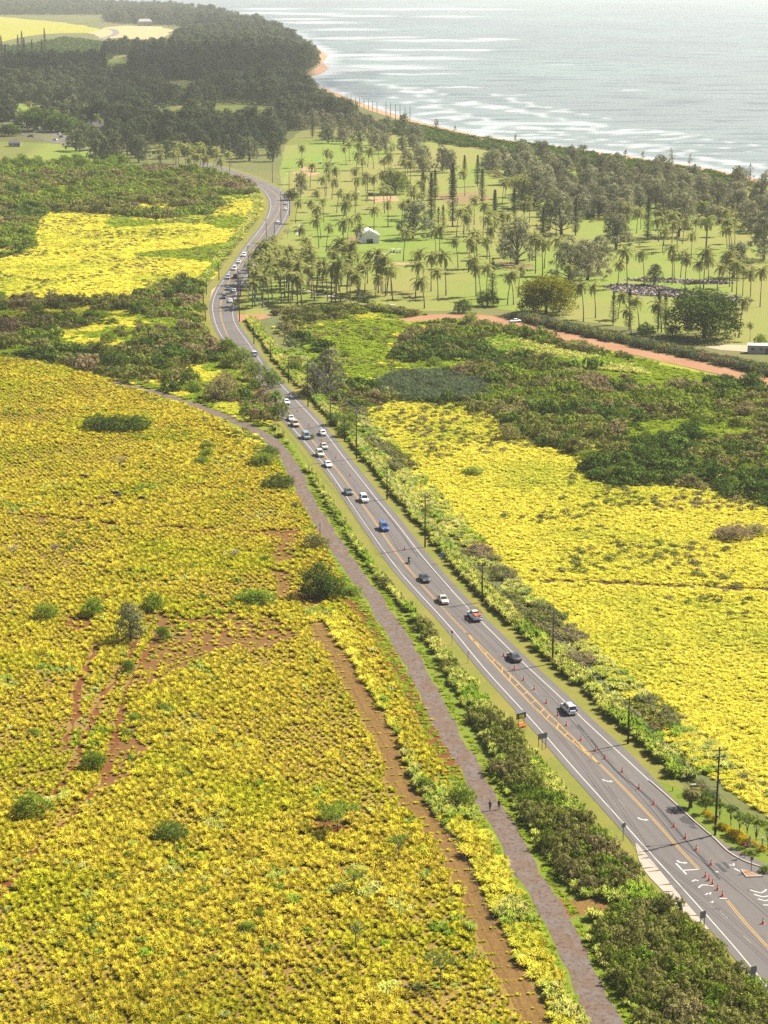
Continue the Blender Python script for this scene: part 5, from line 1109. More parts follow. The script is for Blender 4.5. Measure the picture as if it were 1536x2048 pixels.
    for y, nm in ((L / 2 + .0, 'front_bumper'), (-L / 2 - .0, 'rear_bumper')):
        h = MB(); h.box((0, y, .45), (W * .86, .18, .2)); h.build(nm, blacktrim if kind in ('pickup',) else pm, root)
    h = MB(); h.box((0, -L / 2 - .03, .74), (.32, .05, .16)); h.build('number_plate', plate_m, root)
    h = MB(); h.box((0, L / 2 - .03, .62), (W * .42, .1, .14)); h.build('grille', blacktrim, root)
    if kind == 'pickup':
        bd = MB(); bd.box((0, -1.72, 1.045), (W * .78, 1.7, .012)); bd.build('cargo_bed', blacktrim, root)
        for s in (-1, 1): q = MB(); q.box((s * W * .46, -1.72, 1.12), (.08, 1.9, .2)); q.build('bed_side', pm, root)
        q = MB(); q.box((0, -2.64, 1.12), (W * .9, .08, .2)); q.build('tailgate', pm, root)
    if extra == 'rack':
        rk = MB()
        for s in (-1, 1):
            for y in (-2.5, -1.0, .9): rk.tube([(s * .85, y, 1.05 if y < 0 else 1.7), (s * .85, y, 2.05)], .035)
            rk.tube([(s * .85, -2.6, 2.05), (s * .85, 1.2, 2.05)], .04)
        for y in (-2.5, -1.6, -.7, .2, 1.0): rk.tube([(-.85, y, 2.07), (.85, y, 2.07)], .035)
        rk.build('ladder_rack', flat('rack', (.16, .10, .06)), root)
        bd = MB(); bd.box((0, -1.7, 1.25), (1.45, 1.6, .4)); bd.build('tool_load', flat('orange_load', (.50, .13, .05), .8), root)
    if extra == 'roof': q = MB(); [q.tube([(-.6, y, H + .06), (.6, y, H + .06)], .03) for y in (-1.2, -.2)]; [q.tube([(s * .6, -1.7, H + .06), (s * .6, .2, H + .06)], .03) for s in (-1, 1)]; q.build('roof_rack', blacktrim, root)
    return root
CENTRE = relax(smooth(GL(YCp[::-1] if False else [(1536,1896),(1454,1802),(1398,1740)] + YBp[1:] + LADR[1:] + YCp[1:]), 4), 4)
def road_heading(px, py, away):
    g = G(px, py); k = int(np.argmin(np.hypot(CENTRE[:, 0] - g[0], CENTRE[:, 1] - g[1]))); d = CENTRE[min(k + 2, len(CENTRE) - 1)] - CENTRE[max(k - 2, 0)]
    a = math.atan2(d[1], d[0]) - math.pi / 2; return a if away else a + math.pi
CARS = [('suv', SIL, 1137,1424,1,'silver suv seen from behind, nearest car on the highway','roof'), ('sedan', DK, 1028,1320,1,'black sedan with red tail lights beside the painted yellow ladder',None), ('pickup', W_, 949,1238,1,'white pickup with brown ladder rack and orange load',"rack"),
        ('sedan', BEI, 886,1205,0,'cream beige sedan coming on behind the rack pickup',None), ('sedan', DK, 849,1162,0,'dark sedan with pale roof following the motorcycle',None), ('suv', BLU, 768,1060,0,'bright blue car ahead of the motorcycle',None), ('suv', W_, 728,1003,0,'white suv coming on beside the dark grey car',None),
        ('sedan', (.10,.11,.12), 697,988,0,'dark grey car keeping to the outer lane beside the white suv',None), ('sedan', W_, 656,933,0,'white sedan last in the tight line of oncoming cars',None), ('suv', (.58,.54,.46), 640,912,0,'off white suv in the tight line ahead of the white sedan',None), ('van', GB, 612,877,0,'grey blue minivan in the line of oncoming cars',None),
        ('sedan', BEI, 648,897,0,'beige sedan right of the yellow line beside the orange cones',None), ('sedan', W_, 645,870,1,'white car driving away close to the right edge line',None), ('pickup', TAN_, 590,852,0,'tan pickup just past the overhanging trees',None), ('sedan', (.6,.6,.6), 582,841,0,'pale grey car half hidden by the overhanging trees',None),
        ('sedan', W_, 573,808,0,'white car almost hidden behind the roadside palm',None), ('suv', SIL, 508,712,1,'silver car alone on the straight below the junction',None), ('suv', RED_, 460,690,0,'maroon suv at the bend below the junction',None), ('sedan', W_, 461,605,1,'white sedan driving away at the junction',None),
        ('suv', DK, 448,597,0,'dark suv coming round the bend by the pale pullout',None), ('sedan', SIL, 468,584,1,'silver sedan driving away behind the white one at the junction',None), ('sedan', TEAL, 456,580,0,'dark teal car in the bend traffic',None), ('suv', BRN, 471,555,1,'dark brown suv driving away past the pole cluster',None),
        ('suv', (.35,.36,.37), 456,558,0,'mid grey suv in the bend opposite the dark brown suv',None), ('van', W_, 469,540,0,'big white van leading the cars into the bend',None), ('sedan', (.55,.6,.65), 478,526,0,'pale blue grey car behind the big white van',None), ('suv', W_, 488,513,0,'white suv third behind the big white van',None),
        ('sedan', W_, 555,446,1,'white car driving away along the upper straight',None), ('sedan', W_, 571,420,1,'white car in the far curve, nearer of two',None), ('sedan', SIL, 571,409,1,'silver car in the far curve, farther of two',None)]
for k, c, a, b, away, lb, ex in CARS: car(k, c, a, b, road_heading(a, b, away), lb, ex)
car('sedan', W_, 1030, 645, 2.0, 'white car parked at the head of the red dirt road', 'ground')
for a, b, c, lb, h in ((5,251,W_,'white car at the left edge of the hazy parking area',1.5),(72,265,W_,'white car beside the access road below the dark trees',1.4),(118,270,W_,'white car in the parked row, nearest the dark one',.6),(122,275,DK,'dark car in the parked row below the trees',.6),(61,274,DK,'dark car on the lower access road',1.3),(110,281,W_,'white car at the lower end of the parking row',1.0),(136,279,W_,'white car beside the big ironwoods',.7),(232,265,W_,'white car glimpsed between trees in the forest',1.2)):
    car('suv', c, a, b, h, lb, 'ground')
# golf carts
def golf_cart(px, py, rz, label, c=(.7, .7, .68)):
    t = thing('golf_cart', label, 'golf cart', G(px, py) + (0, 0, .06), rz); m = flat('cart_body', c, .4)
    b = MB(); b.loft([[(-.55, y, .25), (-.55, y, z), (.55, y, z), (.55, y, .25)] for y, z in ((-1.15, .75), (-.5, .8), (-.45, .42), (.5, .42), (.6, .85), (1.15, .6))]); b.build('body', m, t)
    b = MB(); b.box((0, -.55, .86), (1.0, .55, .14)); b.box((0, -.82, 1.1), (1.0, .12, .45)); b.build('seat', blacktrim, t)
    b = MB(); b.box((0, -.1, 1.86), (1.2, 1.9, .08), taper=.92); b.build('roof', flat('cart_roof', (.72, .72, .7), .5), t)
    for x in (-.5, .5):
        for y in (-.95, .65): b = MB(); b.tube([(x, y, .7), (x, y * .92, 1.85)], .03, 5); b.build('post', blacktrim, t)
        for y in (-.8, .8): b = MB(); b.tube([(x - .1, y, .23), (x + .1, y, .23)], .23, 10); b.build('wheel', rubber, t)
for a, b, rz, lb, c in ((785,506,1.2,'dark golf cart left of its pair on the path beside the bunker',(.05,.06,.05)),(797,506,1.6,'pale golf cart right of its pair on the path beside the bunker',(.6,.6,.58)),(640,328,1.0,'golf cart left of its pair by the far bunkers',(.1,.1,.12)),(665,330,.4,'golf cart right of its pair by the far bunkers',(.08,.09,.08)),(715,390,1.0,'golf cart beside the dark bin on the upper lawn',(.25,.26,.27))): golf_cart(a, b, rz, lb, c)

# ------------------------------------------------------------------ people and the motorcycle
skin_m = flat('skin', (.33, .19, .12), .6); hair_m = flat('hair', (.03, .02, .015), .8)
def person(px, py, rz, label, shirt, pants, pose='walk', z=.07, parent_xy=None, phase=1):
    g = G(px, py) if parent_xy is None else parent_xy
    root = thing('person', label, 'person', (g[0], g[1], z), rz)
    J = {}; E = []; Rr = []; P = []
    def v(p, r, to=None):
        P.append(p); Rr.append(r)
        if to is not None: E.append((to, len(P) - 1))
        return len(P) - 1
    s = .24 * phase
    if pose == 'walk':
        pel = v((0, 0, .95), .145); ch = v((0, .03, 1.22), .155, pel); sh = v((0, .02, 1.42), .12, ch); nk = v((0, .03, 1.52), .058, sh); hd = v((0, .05, 1.62), .092, nk); ht = v((0, .05, 1.72), .085, hd)
        for k in (-1, 1):
            h = v((k * .10, 0, .88), .105, pel); kn = v((k * .1, .10 + k * s * .5, .50), .07, h); an = v((k * .1, k * s - .06, .09), .045, kn); v((k * .11, k * s + .12, .045), .042, an)
            a = v((k * .19, .02, 1.40), .065, sh); el = v((k * .25, -k * s * .5 - .03, 1.13), .045, a); wr = v((k * .25, -k * s * .9 + .10, .93), .034, el); hb_ = v((k * .25, -k * s * .95 + .13, .86), .03, wr)
            for q in range(4): f = v((k * (.235 + .012 * q), -k * s + .135 + .01 * q, .80 - .005 * q), .011, hb_); v((k * (.235 + .012 * q), -k * s + .15 + .01 * q, .765 + .004 * (q - 1) ** 2), .009, f)
            v((k * .215, -k * s + .165, .835), .012, hb_)
    else:
        pel = v((0, -.25, .82), .15); ch = v((0, -.14, 1.10), .155, pel); sh = v((0, -.05, 1.30), .12, ch); nk = v((0, 0, 1.39), .06, sh); hd = v((0, .04, 1.48), .1, nk); ht = v((0, .04, 1.58), .09, hd)
        for k in (-1, 1):
            h = v((k * .12, -.2, .78), .105, pel); kn = v((k * .24, .18, .68), .075, h); an = v((k * .22, -.02, .30), .05, kn); v((k * .24, .14, .25), .045, an)
            a = v((k * .2, -.05, 1.27), .065, sh); el = v((k * .34, .16, 1.08), .045, a); wr = v((k * .34, .40, 1.03), .034, el); hb_ = v((k * .34, .46, 1.03), .03, wr)
            for q in range(4): f = v((k * (.31 + .018 * q), .50, 1.035), .011, hb_); v((k * (.31 + .018 * q), .51, 1.0), .009, f)
            v((k * .29, .48, 1.0), .012, hb_)
    me = bpy.data.meshes.new('person_body'); me.from_pydata(P, E, []); o = bpy.data.objects.new('tmp_body', me); COL.objects.link(o)
    md = o.modifiers.new('skin', 'SKIN'); sv_ = me.skin_vertices[0].data
    for i, r in enumerate(Rr): sv_[i].radius = (r, r); sv_[i].use_root = (i == 0)
    o.modifiers.new('sub', 'SUBSURF').levels = 1
    dg = bpy.context.evaluated_depsgraph_get(); m2 = bpy.data.meshes.new_from_object(o.evaluated_get(dg)); bpy.data.objects.remove(o); m2.name = 'body'
    m2.materials.clear()
    for m in (skin_m, flat('shirt', shirt, .85), flat('trousers', pants, .85), blacktrim): m2.materials.append(m)
    for p in m2.polygons:
        c = p.center; p.use_smooth = True; wz = .97 if pose == 'walk' else .86
        if c.z < .1 and pose == 'walk': i = 3
        elif c.z < wz and (abs(c.x) < .22 or pose != 'walk'): i = 2
        elif c.z < (1.5 if pose == 'walk' else 1.36) and not (abs(c.x) > .2 and c.z < 1.12): i = 1
        else: i = 0
        p.material_index = i
    link('body', m2, root); hz_ = 1.67 if pose == 'walk' else 1.53
    h = MB(); h.sphere((0, .03, hz_), (.105, .115, .11), 10, 6); h.build('hair' if pose == 'walk' else 'helmet', hair_m, root, True)
    f = MB(); f.sphere((0, .155, hz_ - .06), (.018, .025, .025), 6, 4)
    for k in (-1, 1): f.sphere((k * .035, .14, hz_ - .03), .012, 6, 4); f.sphere((k * .1, .04, hz_ - .05), (.015, .025, .035), 6, 4)
    f.build('face_features', skin_m, root, True)
    return root
dy = OLD[np.argmin(np.abs(OLD[:, 1] - G(0, 1615)[1])) + 0] - OLD[np.argmin(np.abs(OLD[:, 1] - G(0, 1560)[1]))]; hd_ = math.atan2(dy[1], dy[0]) - math.pi / 2
person(980, 1622, hd_ + math.pi, 'person in dark clothes walking on the left side of the old road', (.03, .04, .08), (.02, .022, .03))
person(998, 1620, hd_ + math.pi, 'person in black clothes walking on the right side of the old road', (.025, .022, .022), (.03, .03, .035), phase=-1)
def motorcycle(px, py, rz):
    g = G(px, py); t = thing('motorcycle', 'black motorcycle ridden towards the camera between blue car and dark sedan', 'motorcycle', (g[0], g[1], .095), rz); ch = flat('chrome', (.5, .5, .5), .25, .5, .9); bl = flat('moto_black', (.025, .025, .03), .35)
    for y in (-.72, .74):
        w = MB(); R0 = .31
        for i in range(16):
            a0, a1 = 6.2832 * i / 16, 6.2832 * (i + 1) / 16; w.tube([(0, y + R0 * .85 * math.cos(a0), R0 + R0 * .85 * math.sin(a0)), (0, y + R0 * .85 * math.cos(a1), R0 + R0 * .85 * math.sin(a1))], .055, 6, cap=False)
        for i in range(5): a = 6.2832 * i / 5; w.tube([(0, y, R0), (0, y + R0 * .8 * math.cos(a), R0 + R0 * .8 * math.sin(a))], .02, 4, 0)
        w.build('wheel', rubber, t)
    b = MB(); b.loft([[(x * wd, y, z) for x, z in ((-1, zb), (-1, zt), (1, zt), (1, zb))] for y, zb, zt, wd in ((-.5, .35, .62, .1), (-.1, .3, .78, .17), (.3, .35, .86, .17), (.5, .55, .82, .1))]); b.build('frame', bl, t)
    b = MB(); b.sphere((0, .2, .84), (.17, .3, .14), 8, 5); b.build('fuel_tank', bl, t); b = MB(); b.box((0, -.42, .75), (.3, .75, .12), taper=.85); b.build('seat', blacktrim, t)
    b = MB(); b.tube([(-.36, .42, 1.02), (-.15, .55, 1.0), (.15, .55, 1.0), (.36, .42, 1.02)], .02, 5); b.build('handlebar', ch, t)
    for s in (-1, 1): b = MB(); b.tube([(s * .09, .55, .95), (s * .09, .74, .31)], .03, 5); b.build('fork', ch, t); b = MB(); b.tube([(s * .2, -.1, .3), (s * .22, -.85, .38)], .05, 6); b.build('exhaust', ch, t)
    b = MB(); b.sphere((0, .66, .88), .1, 8, 5); b.build('headlight', lampw, t); b = MB(); b.box((0, .55, 1.15), (.36, .04, .3), taper=.7); b.build('windshield', glass, t)
    return g
rz = road_heading(818, 1126, 0); g_ = motorcycle(818, 1127, rz)
person(0, 0, rz, 'person in black riding the motorcycle', (.03, .03, .035), (.025, .025, .03), 'ride', .095, g_)
# cattle lying and grazing in the far terrace
def cow(px, py, rz, c, label, graze=False):
    t = thing('cow', label, 'cow', G(px, py) + (0, 0, .05), rz); P = []; E = []; Rr = []
    def v(p, r, to=None):
        P.append(p); Rr.append(r)
        if to is not None: E.append((to, len(P) - 1))
        return len(P) - 1
    b0 = v((0, -.65, 1.08), .30); b1 = v((0, -.1, 1.02), .38, b0); b2 = v((0, .45, 1.08), .34, b1); nk = v((0, .85, 1.2 if not graze else .95), .19, b2); hd = v((0, 1.15, 1.32 if not graze else .5), .14, nk); v((0, 1.42, 1.18 if not graze else .22), .085, hd)
    tl = v((0, -.98, 1.15), .06, b0); v((0, -1.05, .6), .025, tl)
    for k in (-1, 1):
        h = v((k * .2, -.72, .80), .15, b0); q = v((k * .2, -.62, .62), .1, h); ho_ = v((k * .2, -.82, .40), .06, q); v((k * .2, -.76, .05), .055, ho_)
        f = v((k * .18, .5, .72), .12, b2); kn = v((k * .18, .52, .40), .065, f); v((k * .18, .5, .05), .055, kn); v((k * .17, 1.08, 1.44 if not graze else .62), .04, hd)
    me = bpy.data.meshes.new('cow'); me.from_pydata(P, E, []); o = bpy.data.objects.new('tmp_cow', me); COL.objects.link(o); o.modifiers.new('skin', 'SKIN'); sd = me.skin_vertices[0].data
    for i, r in enumerate(Rr): sd[i].radius = (r, r); sd[i].use_root = (i == 1)
    o.modifiers.new('sub', 'SUBSURF').levels = 1
    m2 = bpy.data.meshes.new_from_object(o.evaluated_get(bpy.context.evaluated_depsgraph_get())); bpy.data.objects.remove(o); m2.materials.clear(); m2.materials.append(c); m2.polygons.foreach_set('use_smooth', [True] * len(m2.polygons)); link('body', m2, t)
    h = MB()
    for k in (-1, 1): z = 1.42 if not graze else .62; h.tube([(k * .08, 1.1, z), (k * .18, 1.12, z + .1)], [.025, .008], 5)
    h.build('horns', flat('horn', (.5, .45, .35)), t)
ck = flat('black_hide', (.022, .018, .018), .8); cbz = flat('brown_hide', (.20, .07, .03), .8)
for a, b, rz, m, lb, gz in ((169,960,1.4,ck,'black cow apart from the herd, highest in the field',False),(232,993,1.6,ck,'black cow of the touching pair, farther one',False),(236,998,2.2,ck,'black cow of the touching pair, grazing nearer one',True),(283,1003,1.3,ck,'black cow at the right end of the herd',True),(200,1003,2.4,cbz,'brown cow left of the touching black pair',True),
                            (226,1011,.4,cbz,'brown cow below the touching black pair',False),(210,1015,1.7,ck,'black cow at the lower middle of the herd',True),(181,1019,1.5,cbz,'brown cow at the lower left of the herd',False),(162,1015,.2,ck,'black cow at the left end of the herd',False)): cow(a, b, rz, m, lb, gz)

# ------------------------------------------------------------------ cones, signs, poles
cone_o = flat('cone_orange', (.75, .11, .04), .6); cone_w = flat('cone_white', (.75, .75, .75), .5)
def ring(r, z, n=10): return [(r * math.cos(6.2832 * k / n), r * math.sin(6.2832 * k / n), z) for k in range(n)]
m_ = MB(); m_.box((0, 0, .025), (.46, .46, .05)); base_me = m_.mesh('cone_base', cone_o)
m_ = MB(); m_.loft([ring(.19, .05), ring(.035, .92)]); body_me = m_.mesh('cone_body', cone_o)
m_ = MB(); m_.loft([ring(.134, .40), ring(.10, .58)], cap=False); band_me = m_.mesh('cone_band', cone_w)
CONES = [(1422,1731),(1411,1755),(1418,1762),(1425,1770),(1435,1781),(1445,1793.5),(1526,1848.5),(1392.5,1701),(1371,1678),(1348,1655),(1308,1610),(1278,1578.5),(1244.5,1545),(1210,1518.5),(1191,1503.5),(1162,1481.5),(1133,1452.5),(1116,1432.5),(1093,1407.5),(1069,1380),(1047.5,1361.5),(1029,1339.5),(1007,1313.5),
         (935,1242),(809.5,1100),(768,1044),(701,953),(672,917),(644,882),(618.5,852),(595,824),(550,775),(532,751),(1000,1760)]
for i, (a, b) in enumerate(CONES[:-1]):
    if i in range(1, 6): lb, gp = 'orange cone in the close cluster before the painted zigzag marks', 'cones of the close cluster'
    elif i == 0: lb, gp = 'orange cone standing above the close cluster near the tar patches', None
    elif i == 6: lb, gp = 'orange cone at the right edge of the road, lowest of all', None
    elif i < 13: lb, gp = 'orange cone in the line beside the turn arrows', 'cones beside the turn arrows'
    elif i < 24: lb, gp = 'orange cone in the line beside the yellow ladder marking', 'cones beside the ladder marking'
    else: lb, gp = 'small orange cone on the upper straight of the highway', 'cones of the upper straight'
    t = thing('traffic_cone', lb, 'traffic cone', G(a, b) + (0, 0, .095), i * .7, gp, .98); link('base', base_me, t); link('cone', body_me, t); link('band', band_me, t)
metal = flat('galvanised', (.30, .30, .29), .5, .4, .5); signback = flat('sign_back', (.20, .20, .19), .6, .4, .3); wood = flat('creosote_wood', (.085, .062, .045), .95, .1, var=.3); woodl = flat('grey_wood', (.24, .19, .15), .95, .1, var=.25)
def board_sign(px, py, h, w, bh, posts, label, rz, face=None, shape=None, back=signback, front=None):
    t = thing('road_sign', label, 'sign', G(px, py), rz); p = MB()
    for x in posts: q = MB(); q.box((x, 0, h / 2), (.09, .09, h)); q.build('post', metal, t)
    z = h - bh / 2; q = MB(); Fp = front or back
    if shape == 'diamond': pts = [(0, -bh / 2), (w / 2, 0), (0, bh / 2), (-w / 2, 0)]
    elif shape == 'tri': pts = [(0, -bh / 2), (w / 2, bh / 2), (-w / 2, bh / 2)]
    elif shape == 'shield': pts = [(-w * .3, -bh / 2), (w * .3, -bh / 2), (w / 2, -bh * .2), (w / 2, bh * .25), (w * .3, bh / 2), (-w * .3, bh / 2), (-w / 2, bh * .25), (-w / 2, -bh * .2)]
    else: pts = [(-w / 2, -bh / 2), (w / 2, -bh / 2), (w / 2, bh / 2), (-w / 2, bh / 2)]
    n = len(pts); q.add([(x, y, z + zz) for y in (-.07, -.10) for x, zz in pts], [tuple(range(n))[::-1], tuple(range(n, 2 * n))] + [(k, (k + 1) % n, n + (k + 1) % n, n + k) for k in range(n)]); b = q.build('panel', back, t)
    if front:
        q = MB(); q.add([(x * .9, -.104, z + zz * .9) for x, zz in pts], [tuple(range(n))]); q.build('face', front, b)
    if posts and len(posts) > 1 or shape is None:
        for zz in (-bh * .28, bh * .28): q = MB(); q.box((0, -.03, z + zz), (w * .96, .05, .07)); q.build('rail', metal, t)
    return t
RH_ = road_heading(1100, 1480, 0)
board_sign(1084, 1500, 3.1, 1.9, 1.0, (-.75, 0, .75), 'wide grey backed sign on three posts beside the sign trailer', RH_ - math.pi + .25)
board_sign(1246, 1682, 3.0, .75, .7, (0,), 'small square grey backed sign on one post at the sidewalk end', RH_ - math.pi + .25)
board_sign(1404, 1861, 3.0, 1.0, 1.1, (-.35, .35), 'grey backed sign on two posts at the lower end of the sidewalk', RH_ - math.pi + .25)
board_sign(1505, 1973, 3.0, 1.0, 1.2, (-.35, .35), 'grey backed shield sign on two posts near the bottom right corner', RH_ - math.pi + .25, shape='shield')
board_sign(1502, 1745, 2.6, .5, .6, (0,), 'slim sign post on the triangular island', RH_ - math.pi)
blue = flat('sign_blue', (.16, .33, .52), .5); sgreen = flat('sign_green', (.02, .26, .22), .5); sred = flat('sign_red', (.62, .05, .04), .5); swhite = flat('sign_white', (.8, .8, .8), .5)
board_sign(883, 1127, 2.6, 1.0, 1.0, (0,), 'pale blue square sign in the verge grass', .15, back=blue, front=blue)
board_sign(946, 1182, 1.6, .6, .4, (0,), 'small teal marker sign in the roadside hedge', .15, back=sgreen, front=sgreen)
board_sign(308, 322, 7.0, 2.6, 2.2, (-.9, .9), 'teal green sign board in front of the forest', 0, back=sgreen, front=sgreen)
yt = board_sign(1490, 1716, 2.5, 1.0, .9, (0,), 'red and white triangular yield sign at the entrance', -.35, shape='tri', back=sred, front=sred)
q = MB(); q.add([(x * .42, -.11, 2.13 + z * .42) for x, z in ((0, -.45), (.5, .45), (-.5, .45))], [(0, 1, 2)]); q.build('white_field', swhite, yt)
t = thing('signal_post', 'thin post with a dark lamp head where the ladder marking begins', 'signal post', G(904, 1290), 0); q = MB(); q.box((0, 0, 1.4), (.09, .09, 2.8)); q.build('post', metal, t); q = MB(); q.box((0, 0, 2.75), (.35, .2, .5)); q.build('lamp_head', blacktrim, t); q = MB(); q.tube([(0, -.1, 2.8), (0, -.22, 2.8)], .11, 8); q.build('lens', lampr, t)
board_sign(936, 1327, 2.6, .12, .9, (0,), 'very thin reflector post below the lamp post', 0)
t = thing('marker_post', 'short yellow marker post before the fan palm', 'post', G(1345, 1583), 0); q = MB(); q.box((0, 0, .5), (.16, .1, 1.0), taper=.8); q.build('post', flat('marker_yellow', (.7, .55, .03)), t); q = MB(); q.box((0, -.055, .8), (.1, .02, .14)); q.build('reflector', cone_w, t)
# message-sign trailer
t = thing('message_sign_trailer', 'orange trailer carrying a dark message sign with yellow letters', 'sign trailer', G(1042, 1455), RH_ - math.pi + .35); og = flat('trailer_orange', (.72, .22, .04), .5)
q = MB(); q.box((0, 0, .42), (1.6, 1.0, .22)); q.build('chassis', og, t)
q = MB(); q.box((0, .1, .66), (1.1, .7, .26)); q.build('battery_box', og, t)
for s in (-1, 1):
    q = MB(); q.tube([(s * .75, 0, .3), (s * .92, 0, .3)], .3, 12); q.build('wheel', rubber, t); q = MB(); q.box((s * .62, 0, 1.15), (.08, .08, 1.3)); q.build('mast', og, t)
q = MB(); q.tube([(0, -.5, .42), (0, -1.7, .42)], .05); q.build('drawbar', og, t)
q = MB(); q.box((0, 0, 2.25), (1.95, .2, 1.05)); b = q.build('display_case', blacktrim, t)
q = MB()
for s in (-1, 1): q.box((s * 1.0, 0, 2.25), (.07, .24, 1.1))
q.build('case_frame', og, t)
dots = flat('message_dots', (.75, .70, .03), .5); DM = {'S': '01110 10000 01110 00001 11110', 'L': '10000 10000 10000 10000 11111', 'O': '01110 10001 10001 10001 01110', 'W': '10001 10001 10101 11011 10001'}
q = MB(); q.box((0, -.112, 2.2), (1.1, .02, .62)); q.build('lit_panel', dots, b)
q = MB(); q.box((0, .2, 2.85), (1.9, 1.0, .06), M=None); q.build('solar_panel', flat('solar', (.12, .13, .16), .15, .6), t)
# power poles
WIREPTS = {}
def pole(px, py, dpx, label, arms=2, lean=0.0, m=wood, name='utility_pole', hmin=None, xf=None):
    h = max(hpx(px, py, dpx), hmin or 0); g = G(px, py); t = thing(name, label, 'utility pole', g, road_heading(px, py, 1) if arms else 0)
    q = MB(); q.tube([(0, 0, -.2), (lean * .5, 0, h * .5), (lean, 0, h)], [.19, .165, .12], 8); q.build('pole', m, t, True)
    for k in range(arms):
        z = h - .45 - 1.1 * k; q = MB(); q.box((lean, -.14, z), (2.4 - .3 * k, .1, .12)); a = q.build('crossarm', m, t)
        q = MB()
        for x in (-1.1, -.6, .6, 1.1): q.tube([(lean + x * (1 - .1 * k), -.14, z + .06), (lean + x * (1 - .1 * k), -.14, z + .25)], .05, 5)
        q.build('insulators', metal, a)
    if xf: q = MB(); q.tube([(.32, 0, h * xf - .4), (.32, 0, h * xf + .4)], .25, 8); q.build('transformer', metal, t)
    return g, h, t
POLES = [(1430,1671,168,'tall power pole at the entrance with street lamp arm'),(1256,1488,92,'dark power pole nearest the silver suv'),(1105,1328,106,'power pole in the hedge across from the yellow ladder'),(964,1205,78,'power pole in the hedge near the rack pickup'),(850,1095,106,'power pole in the hedge near the blue car'),(774,999,66,'short power pole between two tall ones along the straight'),
         (713,918,104,'tall black power pole beside the tight line of cars'),(689,882,50,'brown pole between leafy trees beside the highway'),(661,852,56,'brown pole just above the leafy roadside trees'),(616,814,96,'tall pole in the verge opposite the date palm'),(577,766,48,'short pole in the verge grass above the tall one'),(541,724,40,'short pole at the end of the verge below the junction'),(508,688,36,'short pole on the grass below the junction')]
PG = []
for i, (a, b, d, lb) in enumerate(POLES): g, h, t = pole(a, b, d, lb, 2 if i % 2 == 0 else 1, .12 if i == 0 else 0, xf=.62 if i == 0 else None); PG.append((g, h)); P0 = t if i == 0 else P0
BEND = [(479,643,98,'power pole at the red junction apron, nearest of the cluster'),(476,620,82,'power pole in the bend cluster, second from the junction'),(481,592,44,'short power pole in the bend cluster'),(497,560,68,'power pole beside the left end of the palm grove'),(533,493,54,'power pole at the top of the palm grove'),(549,474,28,'short pole beside the upper straight'),
        (562,448,64,'power pole on the right of the upper straight'),(579,432,88,'tallest pole in the far curve of the highway'),(545,366,52,'pole with crossarm beyond the far curve'),(462,332,44,'pale pole at the wood where the highway disappears')]
PB = []
for i, (a, b, d, lb) in enumerate(BEND): g, h, t = pole(a, b, d, lb, 1 if i not in (2, 5) else 0, m=woodl if i == 9 else wood); PB.append((g, h))
for a, b, d, lb in ((438,561,34,'short pole on the inner verge, topmost of four'),(413,589,32,'short pole on the inner verge, second of four'),(407,616,36,'short pole on the inner verge, third of four'),(411,643,28,'short pole on the inner verge, lowest of four')): pole(a, b, d, lb, 0)
t = thing('wooden_post', 'lone grey wooden post beside the old road', 'post', G(640, 1072)); q = MB(); q.tube([(0, 0, -.2), (0, .05, 1.8), (.05, 0, 3.4)], [.12, .11, .09], 7); q.build('post', woodl, t); q = MB(); q.tube([(0, 0, 3.3), (.2, 0, 2.9)], .02, 4); q.build('wire_stub', metal, t)
# street lamp arm on the first pole
h0 = PG[0][1]; q = MB(); q.tube([(0.05, 0, h0 * .55), (-2.2, .2, h0 * .58), (-3.4, .3, h0 * .60)], .06, 6); q.tube([(0.05, 0, h0 * .50), (-2.2, .2, h0 * .58)], .04, 5); arm = q.build('lamp_arm', woodl, P0)
q = MB(); q.loft([ring(.05, 0, 8)] and [[(-3.4 - .9 * u, .3 + w * .16 * math.cos(t_), h0 * .60 - .02 + w * .1 * math.sin(t_)) for t_ in [6.2832 * k / 8 for k in range(8)]] for u, w in ((0, .5), (.2, 1), (.8, 1), (1, .4))]); q.build('lamp_head', flat('lamp_grey', (.55, .54, .52), .4), arm)
q = MB(); q.box((.2, -.1, h0 * .22), (.25, .4, .55)); q.build('meter_box', metal, P0); q = MB(); q.tube([(0, 0, 1.55), (0, 0, 1.9)], .2, 8); q.build('yellow_band', flat('band_yellow', (.7, .45, .03)), P0)
wire_m = flat('wire', (.72, .68, .60), .5, .4, .5, var=.05)
def wire(pts, label, drop, side, r=.03):
    P = []
    for (g0, h0_), (g1, h1_) in zip(pts[:-1], pts[1:]):
        a = np.array((g0[0], g0[1], h0_ - drop)); b = np.array((g1[0], g1[1], h1_ - drop)); d = unit(b - a); nrm = np.array((-d[1], d[0], 0)); ln = np.linalg.norm(b - a)
        for k in range(8):
            u = k / 8; p = a + (b - a) * u + nrm * side; p[2] -= 4 * u * (1 - u) * min(1.6, ln * .018); P.append(tuple(p))
    P.append(tuple(np.array((pts[-1][0][0], pts[-1][0][1], pts[-1][1] - drop))))
    q = MB(); q.tube(P, r, 4); o = q.build('power_line', wire_m); tag(o, label, 'power line')
tall = [PG[i] for i in (0, 2, 4, 6, 9)]; ext0 = (G(1800, 1985), 13.5)
line = [ext0] + tall + PB[:2]; far_line = [PB[1], PB[3], PB[4], PB[6], PB[7]]
wire(far_line, 'thin power line climbing beside the far highway curve, outer one', .2, -.6, .016); wire(far_line, 'thin power line climbing beside the far highway curve, inner one', .2, .5, .016)
